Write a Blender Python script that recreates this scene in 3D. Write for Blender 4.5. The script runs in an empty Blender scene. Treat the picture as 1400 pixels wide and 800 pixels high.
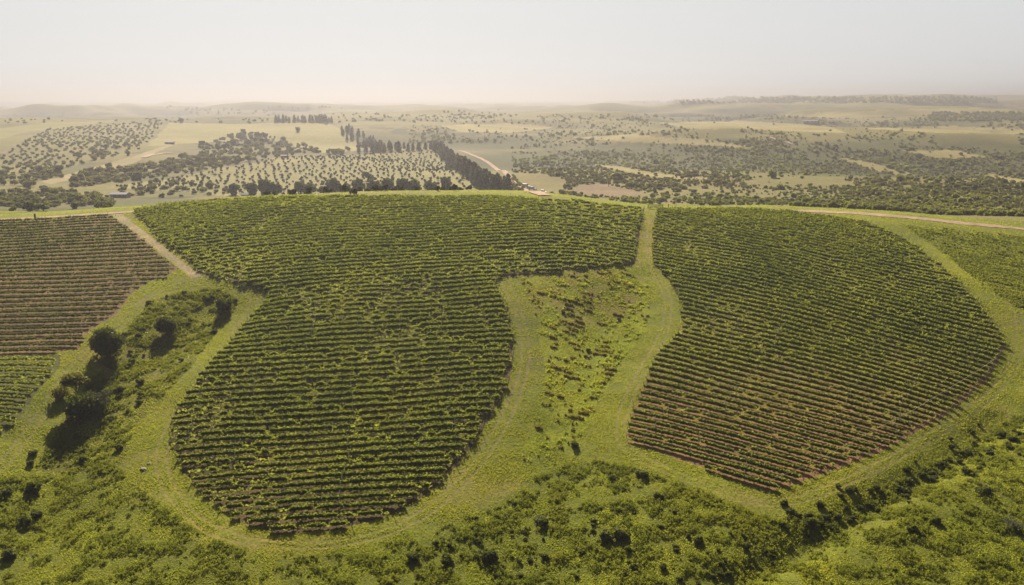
import bpy, math, numpy as np
from mathutils import Vector

SC = bpy.context.scene
COL = SC.collection
RNG = np.random.default_rng(7)
R = math.radians

# ------------------------------------------------------------------ camera model (photo pixels 1400 x 800)
F = 1212.0
PITCH = math.atan(263.0 / F)
CP, SP = math.cos(PITCH), math.sin(PITCH)
CAMZ = 100.0

# ------------------------------------------------------------------ noise
def _hash(ix, iy, seed):
    h = (ix.astype(np.int64) * 374761393 + iy.astype(np.int64) * 668265263 + seed * 1442695041) & 0xffffffff
    h = ((h ^ (h >> 13)) * 1274126177) & 0xffffffff
    h = (h ^ (h >> 16)) & 0xffffffff
    return h.astype(np.float64) / 4294967295.0

def vnoise(x, y, seed=0):
    x = np.asarray(x, float); y = np.asarray(y, float)
    ix = np.floor(x); iy = np.floor(y)
    fx = x - ix; fy = y - iy
    fx = fx * fx * fx * (fx * (fx * 6 - 15) + 10); fy = fy * fy * fy * (fy * (fy * 6 - 15) + 10)
    a = _hash(ix, iy, seed); b = _hash(ix + 1, iy, seed)
    c = _hash(ix, iy + 1, seed); d = _hash(ix + 1, iy + 1, seed)
    return (a + (b - a) * fx) * (1 - fy) + (c + (d - c) * fx) * fy      # 0..1

def fbm(x, y, scale, octs=3, seed=0):
    t = 0.0; amp = 1.0; tot = 0.0; s = 1.0 / scale
    for o in range(octs):
        t = t + amp * vnoise(np.asarray(x) * s + 17.3 * o, np.asarray(y) * s - 9.1 * o, seed + o * 13)
        tot += amp; amp *= 0.5; s *= 2.03
    return t / tot

def sstep(a, b, x):
    t = np.clip((np.asarray(x, float) - a) / (b - a), 0, 1)
    return t * t * (3 - 2 * t)

# ------------------------------------------------------------------ terrain height
_pd = [0, 60, 110, 160, 195, 230, 270, 300, 318, 350, 420, 520, 650, 1000, 1500, 2000, 3000, 5000, 30000]
_pz = [-80, -75.5, -69.5, -62.5, -55, -46.5, -37, -31.9, -31.6, -35.5, -49, -60.5, -65, -63, -59, -57, -60, -62, -62]
_td = np.arange(0, 30001, 1.0)
_tz = np.interp(_td, _pd, _pz)
_k = 31
_tz[:3000] = np.convolve(np.pad(_tz[:3000], _k // 2, mode='edge'), np.ones(_k) / _k, mode='valid')
_lx = [-173, -133, -95, -64, 0, 20, 49, 100, 139, 180]
_lz = [-7.6, -5.4, -1.8, 0, 0, -1.2, -4.6, -5.6, -7.4, -10.6]
_lxx = np.arange(-260, 261, 1.0)
_lzz = np.convolve(np.pad(np.interp(_lxx, _lx, _lz), 8, mode='edge'), np.ones(17) / 17, mode='valid')

def relief(x, y):
    return fbm(x * .8 + y * .4, y * 1.25, 400, 3, 21)

def zt(x, y):
    x = np.asarray(x, float); y = np.asarray(y, float)
    d = np.clip(y, 0, None)
    r = np.sqrt(x * x + y * y)
    dd = d + (r - d) * sstep(400, 900, r)
    z = np.interp(dd, _td, _tz)
    w = sstep(130, 290, d) * (1 - sstep(330, 480, d))
    z = z + np.interp(x, _lxx, _lzz) * w
    # grassy swale between the two large blocks
    cx = np.interp(d, [100, 145, 170, 200, 237, 281, 320], [2, 6, 13, 20, 36, 43, 46])
    z = z - np.exp(-((x - cx) / 13.0) ** 2) * np.interp(d, [100, 140, 180, 240, 280, 330], [1.0, 1.8, 1.8, 1.4, 0.5, 0])
    # gully with trees at left
    gx = np.interp(d, [100, 140, 160, 187, 205, 222, 250], [-74, -80, -83, -86, -77, -70, -62])
    z = z - np.exp(-((x - gx) / 12.0) ** 2) * np.interp(d, [90, 130, 180, 215, 232], [2.4, 2.6, 2.4, 1.6, 0])
    # bank at lower right
    bx = np.interp(d, [100, 118, 125, 150, 175], [20, 34, 44, 78, 104])
    z = z - np.exp(-((x - bx) / 6.0) ** 2) * 1.5 * sstep(100, 125, d) * (1 - sstep(165, 200, d))
    z = z - 3.0 * sstep(60, 130, x) * (1 - sstep(170, 240, d))
    near = 1 - sstep(330, 480, r)
    z = z + (fbm(x, y, 34, 2, 3) - .5) * 1.5 * near
    # the hillside ends to both sides
    e = sstep(260, 620, np.abs(x)) * (1 - sstep(420, 700, r))
    z = z * (1 - e) + e * (-63)
    # rolling country beyond
    fa = sstep(420, 1500, r)
    calm = 1 - .8 * np.exp(-((x + 620) / 800) ** 2 - ((y - 1500) / 900) ** 2)
    z = z + (relief(x, y) - .5) * (62 + 55 * sstep(800, 1800, r)) * fa * calm + (fbm(x, y, 190, 2, 5) - .5) * 15 * sstep(420, 900, r) * calm
    z = z + (fbm(x, y, 2600, 2, 31) - .5) * 34 * sstep(2000, 5000, r)
    def hill(hx, hy, rx, ry, h):
        return h * np.exp(-((x - hx) / rx) ** 2 - ((y - hy) / ry) ** 2)
    z = z + hill(-560, 2000, 620, 520, 19) + hill(-1250, 1750, 500, 420, 9) + hill(-2200, 4300, 1300, 700, 24)
    t = x / np.maximum(d, 50)
    wr = sstep(.0, .34, t) * (1 - .25 * sstep(.45, .58, t))
    rise = np.interp(r, [700, 1500, 3000, 6500, 7600, 30000], [0, 6, 28, 78, 40, 0])
    z = z + wr * rise * (d > 0)
    return z + CAMZ

# ------------------------------------------------------------------ terrain sheet, polar grid round the viewpoint
far_az = np.concatenate([np.arange(-180, -62, 4.0), np.arange(-62, -34, .5)])
_az = np.concatenate([far_az, np.arange(-34, 34.001, .11), -far_az[1:][::-1]])
AZ = np.radians(_az)
rr = [3, 12, 25, 40, 60, 80]
q = 90.0
while q < 330: rr.append(q); q += .5
while q < 26000: rr.append(q); q *= 1.0058
RR = np.array(rr)
GX = np.sin(AZ)[:, None] * RR[None, :]
GY = np.cos(AZ)[:, None] * RR[None, :]
GZ = zt(GX, GY)
NA, NR = GX.shape
SLOPE = (GZ - CAMZ) / RR[None, :]
RUNMAX = np.maximum.accumulate(SLOPE, axis=1)

def px2w(px, py, rmin=0):
    """photo pixel -> point where that line of sight meets the ground"""
    px = np.atleast_1d(np.asarray(px, float)); py = np.atleast_1d(np.asarray(py, float))
    u = (px - 700) / F; v = (400 - py) / F
    hx = u; hy = CP + v * SP; hz = -SP + v * CP
    hl = np.sqrt(hx * hx + hy * hy)
    az = np.arctan2(hx, hy); m = hz / hl
    ci = np.clip(np.searchsorted(AZ, az), 1, NA - 1)
    ci = np.where(np.abs(AZ[ci - 1] - az) < np.abs(AZ[ci] - az), ci - 1, ci)
    out = np.empty((len(px), 3))
    for i in range(len(px)):
        k = int(np.searchsorted(RUNMAX[ci[i]], m[i]))
        if rmin and RR[min(k, NR - 1)] < rmin:
            k0 = int(np.searchsorted(RR, rmin)); k = k0 + int(np.argmax(SLOPE[ci[i], k0:] >= m[i]))
        k = min(max(k, 1), NR - 1)
        s0 = SLOPE[ci[i], k - 1]; s1 = SLOPE[ci[i], k]
        f = 0 if s1 <= s0 else min(max((m[i] - s0) / (s1 - s0), 0), 1)
        r = RR[k - 1] + (RR[k] - RR[k - 1]) * f
        out[i, 0] = math.sin(az[i]) * r; out[i, 1] = math.cos(az[i]) * r
    out[:, 2] = zt(out[:, 0], out[:, 1])
    return out

def w2px(P):
    P = np.asarray(P, float)
    zr = P[:, 2] - CAMZ
    zc = P[:, 1] * CP - zr * SP; yc = P[:, 1] * SP + zr * CP
    return 700 + F * P[:, 0] / zc, 400 - F * yc / zc

def inpoly(x, y, poly):
    x = np.asarray(x); y = np.asarray(y)
    ins = np.zeros(x.shape, bool)
    n = len(poly); j = n - 1
    for i in range(n):
        xi, yi = poly[i]; xj, yj = poly[j]
        if yi != yj:
            c = ((yi > y) != (yj > y)) & (x < (xj - xi) * (y - yi) / (yj - yi) + xi)
            ins ^= c
        j = i
    return ins

def wpoly(pts):
    a = np.array(pts, float); b = np.roll(a, -1, 0)
    a = np.concatenate([a + (b - a) * t for t in np.arange(0, 1, .125)], 1).reshape(-1, 2)
    w = px2w(a[:, 0], a[:, 1])
    return [(p[0], p[1]) for p in w]

# ------------------------------------------------------------------ where things lie in the photograph
P_MID = wpoly([(182,288),(240,279),(300,274.5),(380,270.5),(450,269.5),(600,269.5),(700,270.5),(790,276),(880,286),(874,325),(866,362),(780,370),(678,380),
    (690,415),(700,455),(702,495),(690,535),(668,575),(640,620),(590,672),(530,708),(450,727),(380,730),(330,715),(285,685),(250,645),(232,600),(242,560),(270,520),(300,485),
    (330,450),(350,425),(372,402),(345,393),(310,385),(276,373),(258,357),(215,324)])
P_RIGHT = wpoly([(899,287),(960,287),(1030,287.5),(1090,292),(1150,299),(1190,306),(1230,325),(1262,345),(1320,393),(1355,438),(1376,475),(1350,520),(1290,570),(1200,620),(1110,655),(1050,672),
    (960,640),(856,603),(862,575),(877,532),(900,488),(932,448),(932,415),(912,382),(892,358),(893,320)])
P_LEFT = wpoly([(-120,312),(0,303),(60,300),(150,294),(180,314),(215,345),(243,368),(225,380),(200,386),(180,402),(160,430),(122,452),(106,478),(60,484),(-120,486)])
P_LEFT2 = wpoly([(-120,492),(0,488),(84,486),(82,502),(58,527),(33,562),(12,590),(-20,610),(-120,615)])
P_FAR_R = wpoly([(1236,308),(1300,314),(1500,334),(1500,470),(1400,424),(1345,390),(1290,345)])
P_GULLY = wpoly([(240,402),(270,396),(300,395),(326,411),(316,428),(290,460),(250,512),(190,575),(150,650),(50,640),(95,570),(120,520),(150,485),(185,440),(205,412)])
P_FORE = wpoly([(-200,600),(0,655),(60,650),(150,630),(205,680),(280,735),(330,752),(430,760),(560,738),(680,690),(735,650),(800,628),(870,640),(960,672),(1060,712),(1150,690),(1240,650),(1320,612),(1400,560),(1600,500),(1700,830),(-300,830)])
P_MEADOW = wpoly([(708,382),(780,374),(850,368),(885,390),(893,415),(880,450),(850,495),(815,545),(800,600),(760,625),(715,632),(728,590),(745,540),(748,480),(728,420)])
P_TRACKB = wpoly([(150,293),(166,292),(272,374),(290,376),(262,380)])
P_PATHC = wpoly([(884,287),(896,287),(893,330),(889,362),(866,364),(872,335)])
P_PALE = wpoly([(55,249),(110,233),(182,214),(212,203),(240,196),(205,212),(190,219),(110,244),(66,252)])
P_FIELD = wpoly([(232,168),(330,170),(375,168),(448,168),(470,178),(492,196),(490,206),(440,209),(415,206),(398,196),(360,190),(330,192),(200,200),(215,184)])
P_FIELD2 = wpoly([(-200,178),(0,176),(60,168),(160,165),(110,172),(40,180),(0,190),(-200,200)])
P_GROVE = wpoly([(150,256),(260,240),(380,216),(480,212),(596,206),(618,222),(648,262),(540,268),(300,268)])
P_ORCH = wpoly([(-200,240),(0,212),(60,178),(140,170),(222,168),(208,188),(190,206),(120,222),(60,238),(0,250)])
P_PLOUGH = wpoly([(772,262),(800,252),(822,251),(850,257),(882,264),(865,270),(800,269)])
P_DRY = wpoly([(700,236),(740,238),(775,246),(770,262),(745,272),(718,262)])

P_STRIPS = [wpoly(q_) for q_ in (
    [(812,224),(850,228),(890,236),(940,242),(990,244),(930,246),(880,241),(840,233)], [(1150,216),(1190,222),(1225,232),(1258,241),(1220,238),(1180,229)],
    [(1335,236),(1370,240),(1430,250),(1430,256),(1370,247)], [(780,188),(860,184),(960,190),(1040,204),(960,199),(860,194)], [(900,168),(1010,165),(1130,172),(1160,182),(1040,178),(940,176)],
    [(1180,176),(1290,172),(1400,176),(1420,184),(1290,182)], [(1060,158),(1200,150),(1330,148),(1420,152),(1300,156),(1150,162)], [(600,172),(690,168),(760,174),(700,182),(630,180)], [(1230,206),(1300,204),(1350,214),(1290,218)])]

def boundary_mix(poly, x, y, wob=1.2, sc=6.0, seed=50):
    return inpoly(x + (fbm(x, y, sc, 2, seed) - .5) * 2 * wob, y + (fbm(x, y, sc, 2, seed + 7) - .5) * 2 * wob, poly)

# ------------------------------------------------------------------ land cover colours (albedo) per vertex
RUTS = [[(268,378),(300,379),(350,395),(345,425),(318,460),(275,520),(228,590),(215,640),(250,700),(310,738),(400,748),(480,742),(560,718),(620,672),(670,610),(705,545),(722,490),(712,430),(690,385)],
        [(889,300),(886,360),(915,400),(912,450),(880,505),(850,560),(845,610),(900,640),(1000,678),(1060,692),(1130,672),(1240,620),(1330,560),(1392,500),(1398,440),(1370,390),(1320,345),(1260,312)],
        [(262,384),(215,395),(190,420),(150,455),(110,490),(80,530),(40,590),(0,640)]]
def rut_dist(X, Y):
    D = np.full(X.shape, 1e9)
    for L in RUTS:
        w = px2w([p[0] for p in L], [p[1] for p in L])[:, :2]
        t = np.linspace(0, 1, len(w)); tt = np.linspace(0, 1, len(w) * 6)
        wx = np.interp(tt, t, w[:, 0]); wy = np.interp(tt, t, w[:, 1])
        k = np.ones(7) / 7; wx[3:-3] = np.convolve(wx, k, 'valid'); wy[3:-3] = np.convolve(wy, k, 'valid')
        for i in range(len(wx) - 1):
            ax, ay, bx, by = wx[i], wy[i], wx[i + 1], wy[i + 1]
            m = (np.abs(X - ax) < 12) & (np.abs(Y - ay) < 12)
            if not m.any(): continue
            dx, dy = bx - ax, by - ay; q = np.clip(((X[m] - ax) * dx + (Y[m] - ay) * dy) / (dx * dx + dy * dy + 1e-9), 0, 1)
            D[m] = np.minimum(D[m], np.hypot(X[m] - ax - q * dx, Y[m] - ay - q * dy))
    D = D + (fbm(X, Y, 5, 2, 410) - .5) * .5
    return np.exp(-((D - .85) / .30) ** 2) * (.35 + .65 * fbm(X, Y, 9, 2, 420))
def ruts(C):
    sel = np.nonzero((RR > 88) & (RR < 345))[0]; ca = np.nonzero(np.abs(AZ) < .62)[0]
    wgt = rut_dist(GX[np.ix_(ca, sel)], GY[np.ix_(ca, sel)]) * .8
    sub = C[np.ix_(ca, sel)]; sub += (np.array([.25, .20, .10]) - sub) * wgt[..., None]; C[np.ix_(ca, sel)] = sub
def cover():
    x = GX; y = GY; r = RR[None, :] + 0 * GX
    C = np.empty(x.shape + (3,))
    def lerp(a, b, t): return a + (b - a) * t[..., None]
    col = lambda *c: np.array(c)
    n1 = fbm(x, y, 90, 4, 60); n2 = fbm(x, y, 14, 3, 70); n3 = fbm(x, y, 300, 4, 80)
    # far country: dry pasture and greener ground
    C[:] = col(.225, .20, .078)
    C = lerp(C, col(.15, .16, .045), sstep(.42, .66, n1))
    C = lerp(C, col(.27, .22, .12), sstep(.55, .7, n3) * .8)
    C = lerp(C, col(.105, .11, .034), sstep(.42, .62, fbm(x, y, 130, 4, 90)) * .6)
    C = lerp(C, col(.07, .078, .028), sstep(.47, .62, fbm(x, y, 26, 3, 95)) * (.42 + .5 * sstep(.4, .6, fbm(x, y, 210, 3, 97))))
    gr = sstep(-.05, .3, x / np.maximum(y, 50)) * (1 - sstep(650, 1800, r))
    C = lerp(C, col(.095, .125, .022), gr * sstep(.25, .7, n2) * .9)
    rl = relief(x, y) * .65 + fbm(x, y, 190, 2, 5) * .35
    C = lerp(C, col(.26, .24, .085), sstep(.52, .62, rl) * .8)
    C = lerp(C, col(.08, .095, .025), sstep(.50, .41, rl) * .75)
    C *= col(.72, .71, .66)
    near = r < 360
    # near hill: mown grass
    g = col(.20, .22, .03) + 0 * C
    g = lerp(g, col(.21, .185, .05), sstep(.5, .78, n2) * .7)
    g = lerp(g, col(.10, .125, .022), sstep(.5, .75, fbm(x, y, 22, 3, 75)) * .6)
    hb = 1 - sstep(318, 352, y)
    C = np.where(near[..., None], lerp(C, g, hb), C)
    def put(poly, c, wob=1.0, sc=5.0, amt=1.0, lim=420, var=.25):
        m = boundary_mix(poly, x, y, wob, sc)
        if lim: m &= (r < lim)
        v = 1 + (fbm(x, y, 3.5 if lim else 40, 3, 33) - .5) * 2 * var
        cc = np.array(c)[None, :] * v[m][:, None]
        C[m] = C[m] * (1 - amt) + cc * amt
    # wheel tracks: drier, paler
    put(P_FORE, (.125, .145, .02), 2.5, 9, .9, var=.4)
    put(P_GULLY, (.125, .125, .026), 2, 7, .9, var=.4)
    put(P_MEADOW, (.23, .265, .022), 2, 7, .95, var=.35)
    m = boundary_mix(P_MEADOW, x, y, 2, 7) & (y > 196)
    t = (sstep(200, 222, y) * sstep(.3, .6, fbm(x, y, 5, 2, 44)))[m][:, None]
    C[m] = C[m] * (1 - t) + np.array([.22, .18, .06]) * t
    put(P_FAR_R, (.15, .17, .028), 1.5, 6, .8, var=.3)
    put(P_TRACKB, (.34, .28, .165), .3, 3)
    put(P_PATHC, (.22, .20, .05), .3, 3)
    ruts(C)
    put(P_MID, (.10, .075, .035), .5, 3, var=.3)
    put(P_RIGHT, (.23, .14, .075), .4, 3, var=.25)
    put(P_LEFT, (.20, .13, .075), .4, 3, var=.25)
    put(P_LEFT2, (.10, .105, .028), .6, 3, var=.3)
    # upper part of the right block is grassed between the rows
    m = inpoly(x, y, P_RIGHT) & (r < 420)
    t = (sstep(185, 225, y) * .85)[m][:, None]
    C[m] = C[m] * (1 - t) + np.array([.07, .075, .025]) * t
    put(P_GROVE, (.22, .205, .08), 9, 40, .85, 0)
    put(P_ORCH, (.17, .16, .055), 10, 50, .7, 0)
    put(P_FIELD, (.25, .225, .085), 5, 60, .95, 0, .10)
    put(P_FIELD2, (.22, .21, .07), 5, 60, .9, 0, .12)
    put(P_PALE, (.29, .24, .13), 4, 40, .95, 0, .12)
    put(P_PLOUGH, (.20, .14, .09), 3, 25, .9, 0)
    for q_ in P_STRIPS: put(q_, (.30, .26, .11), 5, 30, .85, 0)
    put(P_DRY, (.20, .17, .06), 4, 20, .8, 0)
    return np.clip(C, .01, .6)

# ------------------------------------------------------------------ mesh helpers
def new_obj(name, data, parent=None, mat=None, loc=None):
    o = bpy.data.objects.new(name, data)
    COL.objects.link(o)
    if mat is not None and data is not None and len(data.materials) == 0: data.materials.append(mat)
    if parent is not None: o.parent = parent
    if loc is not None: o.location = loc
    return o

def tag(o, label=None, cat=None, group=None, kind=None):
    if label: o['label'] = label
    if cat: o['category'] = cat
    if group: o['group'] = group
    if kind: o['kind'] = kind
    return o

def fast_mesh(name, V, Fq, smooth=False, mat=None):
    """V (n,3), Fq (m,k) all faces of k corners"""
    me = bpy.data.meshes.new(name)
    V = np.ascontiguousarray(V, np.float32); Fq = np.ascontiguousarray(Fq, np.int32)
    m, k = Fq.shape
    me.vertices.add(len(V)); me.vertices.foreach_set('co', V.ravel())
    me.loops.add(m * k); me.loops.foreach_set('vertex_index', Fq.ravel())
    me.polygons.add(m)
    me.polygons.foreach_set('loop_start', np.arange(0, m * k, k, dtype=np.int32))
    if smooth: me.polygons.foreach_set('use_smooth', np.ones(m, bool))
    me.update(calc_edges=True)
    if mat is not None: me.materials.append(mat)
    return me

def cards(P, size, rng, up=0.0, aspect=1.0):
    """leaf-sized quads of random orientation at points P"""
    n = len(P)
    nrm = rng.normal(size=(n, 3)); nrm[:, 2] += up
    nrm /= np.linalg.norm(nrm, axis=1)[:, None]
    t = rng.normal(size=(n, 3)); u = np.cross(nrm, t); u /= np.linalg.norm(u, axis=1)[:, None]
    v = np.cross(nrm, u)
    s = (np.asarray(size) * .5)[:, None] if np.ndim(size) else size * .5
    u = u * s * aspect; v = v * s
    V = np.stack([P - u - v * .4, P - v * 1.1 + u * .2, P + u * 1.0 + v * .3, P + v * 1.1 - u * .15], axis=1).reshape(-1, 3)
    Fq = np.arange(n * 4).reshape(-1, 4)
    return V, Fq

def blades(P, w, h, rng, lean=.35):
    """upright grass blades / small sheaves standing at points P"""
    n = len(P); a = rng.uniform(0, 2 * math.pi, n)
    u = np.stack([np.cos(a), np.sin(a), 0 * a], 1) * (np.asarray(w) * .5).reshape(-1, 1)
    up = rng.normal(0, lean, (n, 3)); up[:, 2] = 1
    up = up * np.asarray(h).reshape(-1, 1)
    V = np.stack([P - u * .7, P + u * .7, P + u + up * rng.uniform(.7, 1.1, (n, 1)), P - u * .6 + up * rng.uniform(.7, 1.1, (n, 1))], 1).reshape(-1, 3)
    return V, np.arange(n * 4).reshape(-1, 4)

class MB:
    """collects boxes, bars and tapered tubes into ONE mesh"""
    def __init__(s): s.V = []; s.F = []; s.n = 0
    def add(s, V, Fs):
        s.V += [tuple(v) for v in V]; s.F += [tuple(i + s.n for i in f) for f in Fs]; s.n += len(V); return s
    def box(s, c, sz):
        cx, cy, cz = c; a, b, d = sz[0] / 2, sz[1] / 2, sz[2] / 2
        V = [(cx + i * a, cy + j * b, cz + k * d) for k in (-1, 1) for j in (-1, 1) for i in (-1, 1)]
        return s.add(V, [(0,2,3,1),(4,5,7,6),(0,1,5,4),(2,6,7,3),(0,4,6,2),(1,3,7,5)])
    def tube(s, pts, rads, n=7):
        V = []; Fs = []
        for i, (p, r) in enumerate(zip(pts, rads)):
            p = Vector(p)
            a = Vector(pts[min(i + 1, len(pts) - 1)]) - Vector(pts[max(i - 1, 0)])
            a.normalize()
            u = a.cross(Vector((0, 1, 0))) if abs(a.y) < .9 else a.cross(Vector((1, 0, 0)))
            u.normalize(); v = a.cross(u)
            for k in range(n):
                t = 2 * math.pi * k / n
                V.append(p + u * (r * math.cos(t)) + v * (r * math.sin(t)))
        for i in range(len(pts) - 1):
            for k in range(n):
                Fs.append((i * n + k, i * n + (k + 1) % n, (i + 1) * n + (k + 1) % n, (i + 1) * n + k))
        Fs.append(tuple(range(n))[::-1]); Fs.append(tuple((len(pts) - 1) * n + k for k in range(n)))
        return s.add(V, Fs)
    def mesh(s, name, mat=None, bevel=0):
        me = bpy.data.meshes.new(name); me.from_pydata(s.V, [], s.F); me.update()
        if bevel:
            import bmesh
            bm = bmesh.new(); bm.from_mesh(me)
            bmesh.ops.bevel(bm, geom=list(bm.edges), offset=bevel, segments=2, affect='EDGES', clamp_overlap=True)
            bm.to_mesh(me); bm.free()
        if mat: me.materials.append(mat)
        return me

# ------------------------------------------------------------------ materials
def mat_new(name):
    m = bpy.data.materials.new(name); m.use_nodes = True
    nt = m.node_tree; nt.nodes.clear()
    out = nt.nodes.new('ShaderNodeOutputMaterial')
    return m, nt, out

def ramp(nt, fac, stops):
    r = nt.nodes.new('ShaderNodeValToRGB')
    el = r.color_ramp.elements
    while len(el) > 1: el.remove(el[-1])
    el[0].position = stops[0][0]; el[0].color = (*stops[0][1], 1)
    for p, c in stops[1:]:
        e = el.new(p); e.color = (*c, 1)
    nt.links.new(fac, r.inputs[0])
    return r.outputs[0]

def noise(nt, scale, detail=3, coord='Object', rough=.55):
    tc = nt.nodes.new('ShaderNodeTexCoord'); n = nt.nodes.new('ShaderNodeTexNoise')
    n.inputs['Scale'].default_value = scale; n.inputs['Detail'].default_value = detail; n.inputs['Roughness'].default_value = rough
    nt.links.new(tc.outputs[coord], n.inputs['Vector'])
    return n.outputs['Fac']

def mixc(nt, a, b, fac, mode='MIX'):
    m = nt.nodes.new('ShaderNodeMix'); m.data_type = 'RGBA'; m.blend_type = mode
    for sock, val in ((m.inputs[0], fac), (m.inputs[6], a), (m.inputs[7], b)):
        if hasattr(val, 'links') or hasattr(val, 'is_linked'): nt.links.new(val, sock)
        else: sock.default_value = val if np.ndim(val) == 0 else (*val, 1)
    return m.outputs[2]

def leaf_mat(name, dark, light, trans, tint_scale=.12, tfac=.45, gloss=.02):
    m, nt, out = mat_new(name)
    geo = nt.nodes.new('ShaderNodeNewGeometry')
    c = ramp(nt, geo.outputs['Random Per Island'], [(0, dark), (1, light)])
    geo2 = nt.nodes.new('ShaderNodeNewGeometry'); nz = nt.nodes.new('ShaderNodeTexNoise')
    nz.inputs['Scale'].default_value = tint_scale; nz.inputs['Detail'].default_value = 3
    nt.links.new(geo2.outputs['Position'], nz.inputs['Vector'])
    k = ramp(nt, nz.outputs['Fac'], [(.3, (.75, .8, .8)), (.55, (1, 1, 1)), (.75, (1.14, 1.07, .95))])
    c = mixc(nt, c, k, 1.0, 'MULTIPLY')
    df = nt.nodes.new('ShaderNodeBsdfDiffuse'); nt.links.new(c, df.inputs[0])
    tr = nt.nodes.new('ShaderNodeBsdfTranslucent')
    ct = mixc(nt, trans, k, 1.0, 'MULTIPLY'); nt.links.new(ct, tr.inputs[0])
    mx = nt.nodes.new('ShaderNodeMixShader'); mx.inputs[0].default_value = tfac
    nt.links.new(df.outputs[0], mx.inputs[1]); nt.links.new(tr.outputs[0], mx.inputs[2])
    gl = nt.nodes.new('ShaderNodeBsdfGlossy'); gl.inputs['Roughness'].default_value = .5
    gl.inputs[0].default_value = (.9, .9, .8, 1)
    m2 = nt.nodes.new('ShaderNodeMixShader'); m2.inputs[0].default_value = gloss
    nt.links.new(mx.outputs[0], m2.inputs[1]); nt.links.new(gl.outputs[0], m2.inputs[2])
    nt.links.new(m2.outputs[0], out.inputs[0])
    return m

def plain_mat(name, c, rough=.8, var=.2, scale=6, metal=0.0, spec=.3):
    m, nt, out = mat_new(name)
    p = nt.nodes.new('ShaderNodeBsdfPrincipled')
    p.inputs['Roughness'].default_value = rough; p.inputs['Metallic'].default_value = metal
    p.inputs['Specular IOR Level'].default_value = spec
    n = noise(nt, scale, 4)
    cc = ramp(nt, n, [(.3, tuple(v * (1 - var) for v in c)), (.7, tuple(min(v * (1 + var), 1) for v in c))])
    nt.links.new(cc, p.inputs['Base Color']); nt.links.new(p.outputs[0], out.inputs[0])
    return m

def ground_mat():
    m, nt, out = mat_new('ground')
    at = nt.nodes.new('ShaderNodeAttribute'); at.attribute_name = 'cover'
    p = nt.nodes.new('ShaderNodeBsdfPrincipled'); p.inputs['Roughness'].default_value = .95
    p.inputs['Specular IOR Level'].default_value = .1
    fine = noise(nt, 1.6, 5, 'Object', .7); mid = noise(nt, .22, 4, 'Object', .6); vf = noise(nt, .02, 5, 'Object', .65)
    c = mixc(nt, at.outputs['Color'], ramp(nt, fine, [(.3, (.6, .62, .6)), (.5, (1, 1, 1)), (.72, (1.4, 1.32, 1.15))]), 1.0, 'MULTIPLY')
    c = mixc(nt, c, ramp(nt, mid, [(.3, (.78, .84, .8)), (.5, (1, 1, 1)), (.7, (1.2, 1.1, .98))]), 1.0, 'MULTIPLY')
    c = mixc(nt, c, ramp(nt, vf, [(.3, (.85, .9, .85)), (.7, (1.12, 1.05, 1.0))]), 1.0, 'MULTIPLY')
    nt.links.new(c, p.inputs['Base Color'])
    b = nt.nodes.new('ShaderNodeBump'); b.inputs['Strength'].default_value = .55; b.inputs['Distance'].default_value = .35
    nt.links.new(fine, b.inputs['Height']); nt.links.new(b.outputs[0], p.inputs['Normal'])
    nt.links.new(p.outputs[0], out.inputs[0])
    return m

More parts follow.
